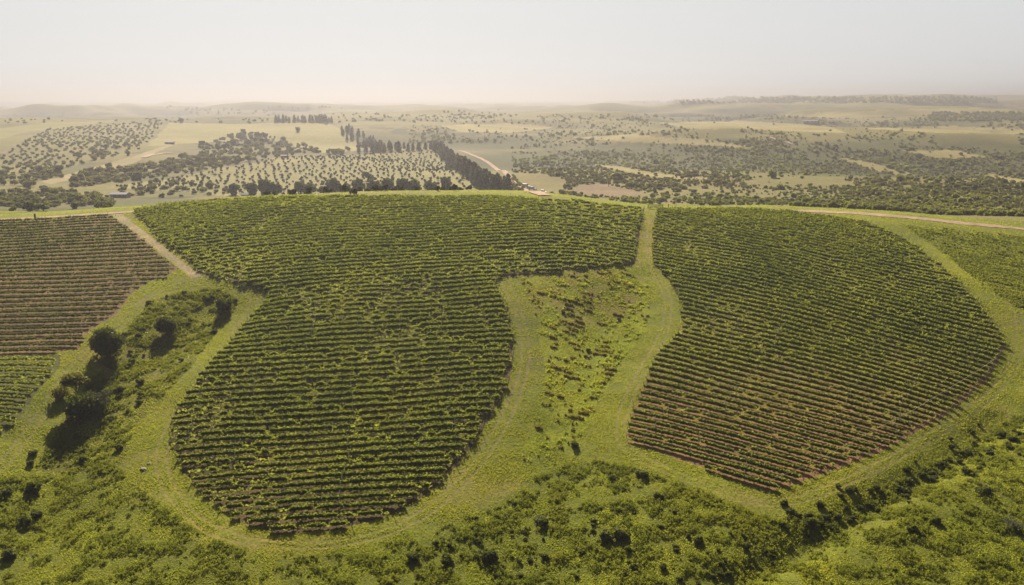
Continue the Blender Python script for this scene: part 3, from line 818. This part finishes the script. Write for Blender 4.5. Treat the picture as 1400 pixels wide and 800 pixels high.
half = RNG.random(len(near)) < .8
place_plain('scrub_bush', 'lime', near[half], RNG.uniform(.7, 1.4, half.sum()), 'bright green rounded bush on the scrub slope beyond the right vineyard and its dirt road', 'bush', 'bright bushes of the scrub slope')
place_plain('scrub_bush', 'scrub', near[~half], RNG.uniform(.9, 1.7, (~half).sum()), 'dark rounded bush on the scrub slope beyond the right vineyard and its dirt road', 'bush', 'dark bushes of the scrub slope')
dF = np.hypot(far[:, 0], far[:, 1])
SF = .72 * np.exp(RNG.normal(0, .40, len(far))) * np.interp(dF, [500, 1500, 4000], [.85, 1.15, 2.1])
hf = RNG.random(len(far)) < sstep(.38, .6, fbm(far[:, 0], far[:, 1], 70, 3, 555)) * (1 - .7 * sstep(900, 2200, dF)); nf = dF < 1000
for sel, kd, mt in ((~hf & nf, 'scrub', None), (hf & nf, 'lime', None), (~hf & ~nf, 'far', None), (hf & ~nf, 'far', M['lime'])):
    if sel.any(): stuff_bake('scrubland', kd, far[sel], SF[sel], mt)
print('far counts', nf.sum(), (~nf).sum())
# woods on the far right ridge and scattered far woodland at left
rngR = np.random.default_rng(99)
RP = np.concatenate([sample_px(900, 880, 1362, 133, 141, rngR), sample_px(700, 1270, 1400, 154, 166, rngR, lambda a, b, P: .6 * sstep(.45, .55, fbm(P[:, 0], P[:, 1], 500, 2, 7))), sample_px(520, 0, 700, 146, 170, rngR, lambda a, b, P: sstep(.52, .6, fbm(P[:, 0], P[:, 1], 500, 3, 9)) * ~inpoly(P[:, 0], P[:, 1], P_FIELD) * ~inpoly(P[:, 0], P[:, 1], P_FIELD2))])
dR = np.hypot(RP[:, 0], RP[:, 1]); RP = RP[dR < 12000]; dR = dR[dR < 12000]
stuff_bake('far_woodland', 'far', RP, np.interp(dR, [800, 3000, 7000], [1.1, 2.2, 6.0]) * RNG.uniform(.7, 1.2, len(RP)))

# --- gully trees at left (nearest trees of the picture)
def big_tree(name, px, py, h, rx, label, mat, n, card, flat=1.0, lumps=14, seed=0, trunk_r=.22, zs=.42):
    p = px2w(px, py)[0]; rng = np.random.default_rng(seed)
    root = new_obj(name, None, loc=p); tag(root, label, 'tree')
    new_obj('trunk', trunk_mesh('trunk', h * .9, trunk_r, rx, rng, 7), root)
    n = int(n * 1.5); card *= .8
    P = blob_pts(n, rng, rx, rx, h * zs * flat, lumps + 8, .55, h * (1 - zs * flat) * (.84 if flat == 1 else 1))
    P += rng.normal(0, .12, P.shape)
    V, Fq = cards(P, card * rng.uniform(.6, 1.4, n), rng, .25)
    new_obj('crown', fast_mesh('crown', V, Fq, False, mat), root)
    return root
big_tree('broadleaf_tree', 146, 489, 8.4, 4.4, 'largest dark spreading tree at the edge of the left gully beside the vine rows', M['gully'], 5200, .5, seed=1, trunk_r=.3, zs=.47)
big_tree('flat_topped_tree', 106, 552, 6.8, 2.9, 'yellowish flat topped tree in the left gully casting a long shadow', M['yellow'], 2200, .42, seed=2, trunk_r=.2, flat=.42, zs=.5)
big_tree('grey_tree', 134, 562, 4.6, 3.4, 'pale grey green bushy tree right of the flat topped one in the left gully', M['grey'], 2600, .4, seed=3, zs=.5)
big_tree('broadleaf_tree', 112, 574, 6.0, 3.4, 'dark low tree beneath the flat topped tree in the left gully', M['gully'], 2400, .46, seed=13, zs=.5)
big_tree('broadleaf_tree', 228, 456, 4.6, 2.3, 'medium dark round tree in the middle of the left gully', M['gully'], 2000, .42, seed=4, zs=.5)
big_tree('broadleaf_tree', 308, 426, 4.4, 2.3, 'dark tree at the upper right end of the left gully', M['gully'], 2000, .42, seed=5, zs=.5)
big_tree('yellow_shrub', 84, 546, 3.0, 1.8, 'small yellow green shrub left of the flat topped tree', M['yellow'], 900, .36, seed=6, zs=.5)

bush_spots = [(290,408,.9,'dark bush beside the tree at the upper end of the left gully'),(322,412,.7,'small dark bush right of the tree at the upper end of the left gully'),(252,402,.9,'flat dark bush at the top left of the left gully'),
    (280,402,.6,'small dark bush at the top middle of the left gully'),(293,455,1.0,'round dark bush on the right rim of the left gully beside the grass track'),(190,460,1.0,'dark bush between the largest tree and the round gully tree'),
    (165,536,1.4,'wide dark bush in the gully below the largest tree'),(192,525,1.3,'wide olive bush right of the gully shadow'),(143,522,1.0,'dark bush in the shadow under the largest tree'),
    (45,672,2.0,'wide dark bush in the rough grass at the left border'),(8,676,1.3,'dark bush cut by the left picture border'),(35,715,1.3,'round dark bush below the wide one in the left foreground'),(50,706,1.1,'small dark bush touching its larger neighbour in the left foreground'),
    (12,762,1.5,'round dark bush in the bottom left corner'),(45,622,1.2,'dark bush at the foot of the long tree shadow'),(42,636,1.0,'dark tuft below the foot of the long tree shadow'),
    (877,651,1.3,'round dark bush on the bank below the right vineyard'),(900,681,1.1,'dark bush lower on the bank below the right vineyard'),(838,655,.8,'small bush left of the round one on the bank'),
    (1345,674,1.5,'round dark bush alone on the bright slope at lower right'),(1247,728,1.2,'low dark bush on the bright slope below the dark bank'),(804,480,.7,'single dark bush in the middle of the small meadow'),
    (846,437,.8,'dark bush at the right in the upper small meadow'),(770,428,.7,'dark bush at the left in the upper small meadow'),(785,610,1.1,'wide dark bush at the foot of the small meadow'),
    (848,734,1.7,'wide dark shrub in the bottom foreground, beside its twin'),(830,738,1.4,'dark shrub left of the wide one in the bottom foreground'),(1280,715,1.1,'dark bush below the bank, right part'),
    (610,770,1.5,'dark bushy shrub in the bottom foreground below the middle block'),(566,766,1.3,'dark shrub left of the bushy one below the middle block'),(668,764,1.7,'tall dark shrub right of the bushy one below the middle block'),(955,742,1.2,'dark round shrub in the bottom foreground below the right block'),(740,716,1.3,'dark shrub on the rough slope between the two big blocks')]
for (x, y, s, l) in bush_spots:
    p = px2w(x, y)[0]
    place_plain('bush', 'bush', [p], [s * .68], l, 'bush', None)
# dark shrubs along the lower right bank
rb = np.random.default_rng(31)
t = rb.random(105); bx = np.interp(t, [0, .25, .6, 1], [1085, 1160, 1290, 1410]) + rb.normal(0, 22, 105); by = np.interp(t, [0, .25, .6, 1], [712, 690, 640, 585]) + rb.normal(0, 13, 105)
place_plain('bank_shrub', 'bush', px2w(bx, by), rb.uniform(.28, .75, 105), 'dark green shrub in the dense belt along the lower right bank', 'shrub', 'shrubs along the lower right bank')
bx = rb.uniform(560, 1060, 80); by = rb.uniform(690, 800, 80)
k = by > np.interp(bx, [560, 700, 800, 1060], [745, 690, 660, 725])
place_plain('rough_shrub', 'bush', px2w(bx[k], by[k]), rb.uniform(.25, .55, k.sum()), 'low dark shrub among the rough grass at the bottom centre', 'shrub', 'low shrubs at the bottom centre')
bx = rb.uniform(60, 330, 110); by = rb.uniform(390, 660, 110); W = px2w(bx, by); k = inpoly(W[:, 0], W[:, 1], P_GULLY)
place_plain('gully_shrub', 'bush', W[k], rb.uniform(.3, .7, k.sum()), 'low olive shrub among the rough grass of the left gully', 'shrub', 'low shrubs of the left gully')

# --- rough grass: tussocks nobody could count
def tussocks(name, poly, n, mat, r=(.3, .8), h=(.3, .7), leaves=16, card=.24, seed=0, clump=(7, .42, .62), avoid=(), rows=0):
    rng = np.random.default_rng(seed)
    P = np.array(poly); x0, y0 = P.min(0); x1, y1 = P.max(0)
    y0 = max(y0, 88); x0 = max(x0, -190); x1 = min(x1, 190)
    X = rng.uniform(x0, x1, n); Y = rng.uniform(y0, y1, n)
    if rows:
        q = X * .35 + Y; q2 = np.round(q / rows) * rows + rng.normal(0, .16, n); Y = Y + q2 - q
    d = sstep(clump[1], clump[2], fbm(X, Y, clump[0], 3, 300 + seed))
    k = inpoly(X, Y, poly) & (rng.random(n) < d)
    for a in avoid: k &= ~inpoly(X, Y, a)
    X = X[k]; Y = Y[k]; d = d[k]; Z = zt(X, Y)
    px, py = w2px(np.stack([X, Y, Z], 1)); k = (px > -60) & (px < 1460) & (py < 830); X, Y, Z, d = X[k], Y[k], Z[k], d[k]
    m = len(X); rad = rng.uniform(*r, m) * (.6 + .6 * d); hh = rng.uniform(*h, m) * (.6 + .6 * d)
    a = rng.uniform(0, 6.283, (m, leaves)); q = np.sqrt(rng.random((m, leaves)))
    lx = X[:, None] + np.cos(a) * q * rad[:, None]; ly = Y[:, None] + np.sin(a) * q * rad[:, None]
    lz = zt(lx.ravel(), ly.ravel()).reshape(m, leaves) + hh[:, None] * (1 - q ** 2) * rng.uniform(.35, 1.1, (m, leaves)) + .04
    Q = np.stack([lx, ly, lz - .12], -1).reshape(-1, 3)
    V, Fq = blades(Q, card * rng.uniform(.6, 1.3, m * leaves), card * rng.uniform(.8, 1.8, m * leaves), rng, .45)
    o = new_obj(name, fast_mesh(name, V, Fq, False, mat)); tag(o, kind='stuff'); print(name, m)
tussocks('rough_grass', P_FORE, 150000, M['tuft'], seed=1, h=(.15, .8), r=(.2, .65), leaves=26, card=.14, clump=(2.6, .36, .78))
tussocks('gully_grass', P_GULLY, 16000, M['tuft'], seed=2, h=(.15, .65), clump=(3.2, .35, .8), leaves=20, card=.18)
tussocks('meadow_grass', P_MEADOW, 6000, M['grass'], seed=3, h=(.1, .3), clump=(2.6, .45, .85), leaves=12)
P_MEADTOP = wpoly([(712,384),(780,376),(850,371),(882,392),(886,420),(866,448),(800,462),(760,448),(735,425)])
tussocks('dry_meadow_grass', P_MEADOW, 9000, M['tuft_dry'], seed=4, rows=2.3, r=(.12, .30), h=(.12, .34), clump=(2.4, .52, .8), leaves=14)
tussocks('weeds', P_FAR_R, 14000, M['tuft'], seed=5, h=(.12, .3), r=(.4, 1.0), clump=(9, .42, .6), leaves=9, card=.3)

def short_grass(name, n, mat, seed=0):
    rng = np.random.default_rng(seed)
    px = rng.uniform(-40, 1440, n); az = np.arctan2((px - 700) / F, 1.0)
    Y = 92 + (332 - 92) * rng.random(n) ** 1.15; X = np.tan(az) * Y * 1.06
    k = np.ones(n, bool)
    for q in (P_MID, P_RIGHT, P_LEFT, P_LEFT2): k &= ~inpoly(X, Y, q)
    k &= ~(inpoly(X, Y, P_TRACKB) & (rng.random(n) < .95))
    d = fbm(X, Y, 4.5, 3, 900); k &= rng.random(n) < (.35 + .75 * sstep(.3, .6, d)) * (1 - .75 * sstep(290, 312, Y))
    X, Y, d = X[k], Y[k], d[k]
    k = rng.random(len(X)) > rut_dist(X, Y) * 1.3; X, Y, d = X[k], Y[k], d[k]; m = len(X)
    P = np.stack([X, Y, zt(X, Y) - .02], 1)
    V, Fq = blades(P, rng.uniform(.10, .22, m) * (1 + .4 * (Y > 220)), rng.uniform(.07, .2, m) * (.6 + .8 * d), rng, .5)
    o = new_obj(name, fast_mesh(name, V, Fq, False, mat)); tag(o, kind='stuff'); print(name, m)
short_grass('short_grass', 1500000, M['grass'], 11)

# ------------------------------------------------------------------ cars on the dirt road
def car(px, py, rz, paint, label, kind='hatch'):
    p = px2w(px, py, 430)[0]
    root = new_obj('parked_car', None, loc=(p[0], p[1], p[2] + .32)); root.scale = (1.45, 1.45, 1.5); root.rotation_euler = (0, 0, rz); tag(root, label, 'car', 'cars on the dirt road')
    L, W = (4.6, 1.85); prof = [(-2.25, .35), (-2.3, .8), (-2.15, 1.0), (-1.1 if kind != 'pickup' else -.4, 1.03), (1.1, 1.03), (2.1, .92), (2.3, .7), (2.25, .35)]
    mb = MB(); n = len(prof)
    V = [(x, s * W / 2, z) for s in (-1, 1) for x, z in prof]
    Fs = [tuple(range(n)), tuple(range(2 * n - 1, n - 1, -1))] + [(i, n + i, n + (i + 1) % n, (i + 1) % n) for i in range(n)]
    mb.add(V, Fs); new_obj('body', mb.mesh('car_body', paint, .06), root)
    if kind == 'pickup': cab = [(-.5, 1.0), (-.35, 1.68), (.7, 1.7), (1.35, 1.0)]
    elif kind == 'van': cab = [(-2.1, 1.0), (-2.0, 1.75), (.5, 1.75), (1.4, 1.0)]
    else: cab = [(-2.0, 1.0), (-1.45, 1.55), (.2, 1.58), (1.2, 1.0)]
    def prism(c, wd, grow=0):
        m = MB(); n = len(c); top = [.5 if z < 1.2 else .42 for _, z in c]
        V = [(x, s * wd * t, z) for s in (-1, 1) for (x, z), t in zip(c, top)]
        return m.add(V, [tuple(range(n)), tuple(range(2 * n - 1, n - 1, -1))] + [(i, n + i, n + (i + 1) % n, (i + 1) % n) for i in range(n)])
    new_obj('cabin', prism(cab, W * .97).mesh('car_cabin', paint, .04), root)
    gx0, gx1 = cab[1][0] + .12, cab[2][0] - .05; gz = (1.12 + cab[1][1]) / 2
    for sy in (-1, 1):
        g = new_obj('side_window', MB().box(((gx0 + gx1) / 2, 0, 0), (gx1 - gx0, .03, (cab[1][1] - 1.12) * .62)).mesh('side_window', M['glass']), root)
        g.location = (0, sy * W * .452, gz + .02); g.rotation_euler = (sy * -.14 * -1, 0, 0)
    for (xa, za), (xb, zb), nm in ((cab[3], cab[2], 'windscreen'), (cab[0], cab[1], 'rear_window')):
        ang_ = math.atan2(zb - za, xb - xa); ln = math.hypot(xb - xa, zb - za)
        g = new_obj(nm, MB().box((0, 0, 0), (ln * .72, W * .74, .04)).mesh(nm, M['glass']), root)
        g.location = ((xa + xb) / 2, 0, (za + zb) / 2); g.rotation_euler = (0, -ang_, 0)
    m = MB().box(((cab[1][0] + cab[2][0]) / 2, 0, cab[1][1] + .025), (cab[2][0] - cab[1][0] + .1, W * .84, .06)); new_obj('roof', m.mesh('car_roof', paint, .02), root)
    for sx in (-1.4, 1.4):
        for sy in (-1, 1):
            y = sy * W * .46
            w = new_obj('wheel', MB().tube([(sx, y - .11, .33), (sx, y + .11, .33)], [.34, .34], 14).mesh('tyre', M['tyre']), root)
            new_obj('rim', MB().tube([(sx, y + sy * .10, .33), (sx, y + sy * .125, .33)], [.2, .2], 10).mesh('rim', M['rim']), w)
    for sy in (-1, 1):
        new_obj('headlight', MB().box((2.24, sy * .68, .78), (.1, .32, .14)).mesh('headlight', M['white']), root)
        new_obj('tail_light', MB().box((-2.27, sy * .72, .82), (.08, .2, .22)).mesh('tail_light', M['lamp']), root)
car(719, 257, R(-32), M['white'], 'white car at the back of the pair parked along the dirt road', 'van')
car(728, 260.5, R(-34), M['silver'], 'pale silver blue car parked close in front of the white one', 'hatch')
car(741, 265.5, R(-14), M['white'], 'white pickup nearest the vineyard on the dirt road', 'pickup')

# ------------------------------------------------------------------ sheds
def shed(px, py, w, d, h, rz, label, rise=1.0, open_side=False):
    p = px2w(px, py, 400)[0]
    root = new_obj('shed', None, loc=p); root.rotation_euler = (0, 0, rz); tag(root, label, 'shed')
    m = MB(); V = []
    for s in (-1, 1): V += [(s * w / 2, -d / 2, -.6), (s * w / 2, d / 2, -.6), (s * w / 2, d / 2, h), (s * w / 2, 0, h + rise * .92), (s * w / 2, -d / 2, h)]
    m.add(V, [(0,1,2,3,4),(9,8,7,6,5),(0,4,9,5),(1,6,7,2),(0,5,6,1)])
    wl = new_obj('wall', m.mesh('shed_wall', M['wall']), root)
    m = MB()
    for s in (-1, 1):
        V = [(-w / 2 - .5, 0, h + rise), (w / 2 + .5, 0, h + rise), (w / 2 + .5, s * (d / 2 + .6), h - .12), (-w / 2 - .5, s * (d / 2 + .6), h - .12)]
        V += [(a, b, c + .12) for a, b, c in V]
        m.add(V, [(0,1,2,3),(7,6,5,4),(0,4,5,1),(1,5,6,2),(2,6,7,3),(3,7,4,0)])
    new_obj('roof', m.mesh('shed_roof', M['roof']), root)
    new_obj('door', MB().box((-w * .2, -d / 2 - .03, h * .42), (min(2.2, w * .25), .05, h * .84)).mesh('shed_door', M['door']), root)
    for q in (.12, .34): new_obj('window', MB().box((w * q, -d / 2 - .03, h * .6), (w * .12, .05, h * .3)).mesh('shed_window', M['glass']), root)
shed(165, 270, 11, 7, 2.4, R(-4), 'low shed with a long pale metal roof among the trees at left')
shed(335, 270, 4.5, 4, 2.0, R(6), 'tiny white roofed shed half hidden among trees behind the crest')
shed(388, 216, 6, 5, 2.4, R(12), 'small hazy white building at the top edge of the olive grove')
shed(1107, 168, 30, 12, 4.0, R(-3), 'distant long white roofed farm building on the right hills')
shed(232, 197, 11, 7, 2.6, R(8), 'hazy pale roofed farm building below the hill field at left')

# ------------------------------------------------------------------ small things on the near hill
def gate(px, py):
    p = px2w(px, py)[0]
    root = new_obj('field_gate', None, loc=p); tag(root, 'grey wooden rail gate closing the top of the grassy path between the two big blocks', 'gate'); root.rotation_euler = (0, 0, R(3))
    for s in (-2.6, 2.6, 4.6): new_obj('gate_post', MB().tube([(s, 0, -.4), (s, 0, 1.6)], [.12, .11], 8).mesh('gate_post', M['darkpost']), root)
    for z in (.35, .7, 1.05, 1.4): new_obj('rail', MB().box((0, .02, z), (5.0, .06, .12)).mesh('rail', M['darkpost']), root)
    new_obj('brace', MB().tube([(-2.45, -.06, .3), (2.45, -.06, 1.42)], [.05, .05], 6).mesh('brace', M['darkpost']), root)
gate(896, 285.5)
def simple(name, mesh, px, py, label, cat, rz=0, lift=0):
    p = px2w(px, py)[0]; o = new_obj(name, mesh, loc=(p[0], p[1], p[2] + lift)); o.rotation_euler = (0, 0, rz); tag(o, label, cat); return o
simple('gate_post', MB().tube([(0, 0, -.4), (0, 0, 1.7), (0, 0, 1.78)], [.35, .3, .12], 8).mesh('stout_post', M['darkpost']), 48, 299, 'stout dark post beside the left dirt road at the top of the vine rows', 'post')
simple('white_post', MB().tube([(0, 0, -.3), (0, 0, 1.4), (0, 0, 1.5)], [.22, .22, .1], 8).mesh('white_post', M['white']), 1176, 284, 'short white post under a bush beyond the right dirt road', 'post')
def crate(px, py, s, label, m):
    p = px2w(px, py)[0]; root = new_obj('crate', None, loc=(p[0], p[1], p[2] + .9)); tag(root, label, 'crate')
    mb = MB(); w, d, h, t = 1.0 * s, .7 * s, .55 * s, .05
    mb.box((0, 0, t / 2), (w, d, t))
    for q in (-1, 1): mb.box((q * (w - t) / 2, 0, t + h / 2), (t, d, h)); mb.box((0, q * (d - t) / 2, t + h / 2), (w - 2 * t, t, h))
    new_obj('box', mb.mesh('crate_box', m), root)
    mb = MB()
    for q in (-1, 1): mb.box((0, q * (d / 2 + .02), t + h * .8), (w * 1.04, .04, .08))
    new_obj('rim', mb.mesh('crate_rim', m), root)
    for q in (-1, 1):
        for r_ in (-1, 1): new_obj('leg', MB().box((q * w * .4, r_ * d * .4, -.45), (.08, .08, .9)).mesh('crate_leg', M['darkpost']), root)
crate(628, 277.5, .9, 'small white box in the dark gap below the crest row', M['crate'])
crate(662, 278.5, 1.0, 'larger bluish white box in the dark gap below the crest row', M['crate'])

# pale irrigation pipe carried across the row ends of the right block
pp = px2w([1052,1100,1150,1200,1250,1300,1335,1362], [668,648,622,595,569,538,516,498])
pp[:, 2] += 1.5
m = MB().tube([tuple(q - pp[0]) for q in pp], [.028] * len(pp), 6)
o = new_obj('irrigation_pipe', None, loc=pp[0]); tag(o, 'thin pale pipe stretched across the row ends at the right block\'s lower edge', 'pipe')
new_obj('pipe', m.mesh('pipe', M['pipe']), o)
for q in pp:
    new_obj('support', MB().tube([tuple(q - pp[0] - np.array([0, 0, 2.0])), tuple(q - pp[0])], [.05, .04], 6).mesh('support', M['darkpost']), o)

# rock and dead bush
def rock(px, py, s, label):
    rng = np.random.default_rng(int(px)); import bmesh
    bm = bmesh.new(); bmesh.ops.create_icosphere(bm, subdivisions=3, radius=1)
    for v in bm.verts:
        k = 1 + (float(fbm(v.co.x + v.co.z * 2 + px, v.co.y - v.co.z, .9, 2, 4)) - .5) * .9
        v.co = Vector((v.co.x * s * 1.3 * k, v.co.y * s * k, v.co.z * s * .55 * k))
    me = bpy.data.meshes.new('rock'); bm.to_mesh(me); bm.free(); me.materials.append(M['rock'])
    simple('rock', me, px, py, label, 'rock', 0, .1)
rock(196, 642, .42, 'pale rock lying in the grass left of the middle block')
rock(204, 634, .25, 'small pale stone beside the pale rock left of the middle block')
rng = np.random.default_rng(8); mb = MB(); tips = []
for k in range(16):
    a = rng.uniform(0, 6.28); e = rng.uniform(.4, 1.3); L = rng.uniform(1.3, 2.3)
    t = Vector((math.cos(a) * math.cos(e), math.sin(a) * math.cos(e), math.sin(e))) * L
    mb.tube([(0, 0, 0), tuple(t * .5 + Vector((0, 0, .15))), tuple(t)], [.07, .045, .015], 5)
    for j in range(4):
        f = rng.uniform(.45, 1); b = t * f; tips.append(b); mb.tube([tuple(b), tuple(b + Vector(rng.normal(0, .35, 3)))], [.025, .008], 4)
p = px2w(1385, 722)[0]; o = new_obj('dead_shrub', None, loc=p); tag(o, 'bleached grey bare shrub at the right border of the lower slope', 'shrub')
new_obj('branches', mb.mesh('branches', M['deadwood']), o)
V, Fq = cards(np.array([tuple(t) for t in tips for _ in range(4)]) + rng.normal(0, .3, (len(tips) * 4, 3)), .22, rng)
new_obj('foliage', fast_mesh('dry_leaves', V, Fq, False, M['grey']), o)

# power poles out in the scrub
def pole(px, py, h, label):
    p = px2w(px, py)[0]; root = new_obj('utility_pole', None, loc=p); tag(root, label, 'pole', 'utility poles')
    new_obj('post', MB().tube([(0, 0, -.5), (0, 0, h)], [.2, .14], 8).mesh('pole_post', M['darkpost']), root)
    new_obj('crossarm', MB().box((0, .2, h - .6), (2.2, .14, .16)).mesh('crossarm', M['darkpost']), root)
    for s in (-.9, 0, .9): new_obj('insulator', MB().tube([(s, .2, h - .52), (s, .2, h - .3)], [.07, .05], 6).mesh('insulator', M['crate']), root)
pole(832, 255, 11, 'thin utility pole rising from the scrub above the ploughed patch')

# ------------------------------------------------------------------ air, light, sky, camera
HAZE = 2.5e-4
SKYV = (4.1, 4.16, 4.2)       # haze veil over the clear sky, shaped below to cut fill light
mb = MB().box((0, 0, (-20 + 158) / 2), (56000, 56000, 178))
hz = MB(); 
lo = float(GZ.min()) - 1.0; hi = max(CAMZ, float(GZ[:, RR < 13000].max())) + 24
hz.box((0, 0, (lo + hi) / 2), (56000, 56000, hi - lo))
m, nt, out = mat_new('haze')
pv = nt.nodes.new('ShaderNodeVolumePrincipled'); pv.inputs['Density'].default_value = HAZE
pv.inputs['Color'].default_value = (.385, .385, .435, 1); pv.inputs['Anisotropy'].default_value = .5; m.cycles.volume_sampling = 'DISTANCE'
nt.links.new(pv.outputs[0], out.inputs['Volume'])
o = new_obj('haze', hz.mesh('haze', m)); tag(o, kind='stuff')

EL, ROT = R(32), R(-11)
sun = bpy.data.lights.new('sun', 'SUN'); sun.energy = 5.0; sun.angle = R(.5); sun.color = (1, .87, .66)
so = bpy.data.objects.new('sun', sun); COL.objects.link(so)
sv = Vector((math.sin(ROT) * math.cos(EL), math.cos(ROT) * math.cos(EL), math.sin(EL)))
so.rotation_euler = (-sv).to_track_quat('-Z', 'Y').to_euler(); so.location = (0, 0, 300)
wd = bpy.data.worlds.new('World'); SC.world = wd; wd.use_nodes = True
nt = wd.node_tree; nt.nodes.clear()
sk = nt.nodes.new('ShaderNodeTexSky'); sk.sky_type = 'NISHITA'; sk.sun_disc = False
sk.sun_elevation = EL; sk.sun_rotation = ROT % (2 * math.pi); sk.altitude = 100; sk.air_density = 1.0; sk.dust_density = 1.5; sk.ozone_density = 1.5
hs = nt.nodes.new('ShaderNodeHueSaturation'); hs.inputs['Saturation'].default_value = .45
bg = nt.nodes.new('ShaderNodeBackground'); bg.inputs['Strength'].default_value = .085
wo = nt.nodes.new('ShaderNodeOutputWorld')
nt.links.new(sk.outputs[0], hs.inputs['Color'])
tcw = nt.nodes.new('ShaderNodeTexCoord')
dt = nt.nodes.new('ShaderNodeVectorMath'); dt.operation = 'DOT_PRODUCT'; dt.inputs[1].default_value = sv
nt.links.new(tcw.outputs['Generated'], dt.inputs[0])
glow = ramp(nt, dt.outputs['Value'], [(0.0, (.13, .155, .20)), (.25, (.36, .38, .42)), (.44, (.97, .98, 1.0)), (1.0, (1.0, 1.0, 1.0))])  # veil dimmed away from the sun to lower fill on facing sides
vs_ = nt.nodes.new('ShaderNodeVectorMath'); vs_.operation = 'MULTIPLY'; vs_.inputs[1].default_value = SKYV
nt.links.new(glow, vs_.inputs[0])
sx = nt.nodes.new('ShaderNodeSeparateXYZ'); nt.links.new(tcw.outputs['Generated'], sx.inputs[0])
zen = ramp(nt, sx.outputs['Z'], [(.10, (1, 1, 1)), (.35, (.46, .48, .52)), (1.0, (.17, .20, .26))])  # veil dimmed overhead as well, to reduce ambient light
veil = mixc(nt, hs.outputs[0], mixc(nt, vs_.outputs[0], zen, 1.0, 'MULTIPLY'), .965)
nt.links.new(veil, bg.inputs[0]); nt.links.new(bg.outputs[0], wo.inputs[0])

cam = bpy.data.cameras.new('camera'); co = bpy.data.objects.new('camera', cam); COL.objects.link(co)
co.location = (0, 0, CAMZ); co.rotation_euler = (math.pi / 2 - PITCH, 0, 0)
cam.sensor_width = 36; cam.lens = 36 * F / 1400; cam.clip_start = .5; cam.clip_end = 60000
SC.camera = co
SC.view_settings.view_transform = 'Standard'; SC.view_settings.look = 'None'; SC.view_settings.gamma = 1; SC.view_settings.exposure = 1.02
SC.view_settings.use_curve_mapping = False
SC.render.engine = 'CYCLES'
c = SC.cycles
c.max_bounces = 5; c.diffuse_bounces = 2; c.transmission_bounces = 3; c.volume_bounces = 0; c.transparent_max_bounces = 8; c.glossy_bounces = 1
c.use_denoising = True; c.denoiser = 'OPENIMAGEDENOISE'; c.denoising_input_passes = 'RGB_ALBEDO_NORMAL'
c.caustics_reflective = False; c.caustics_refractive = False
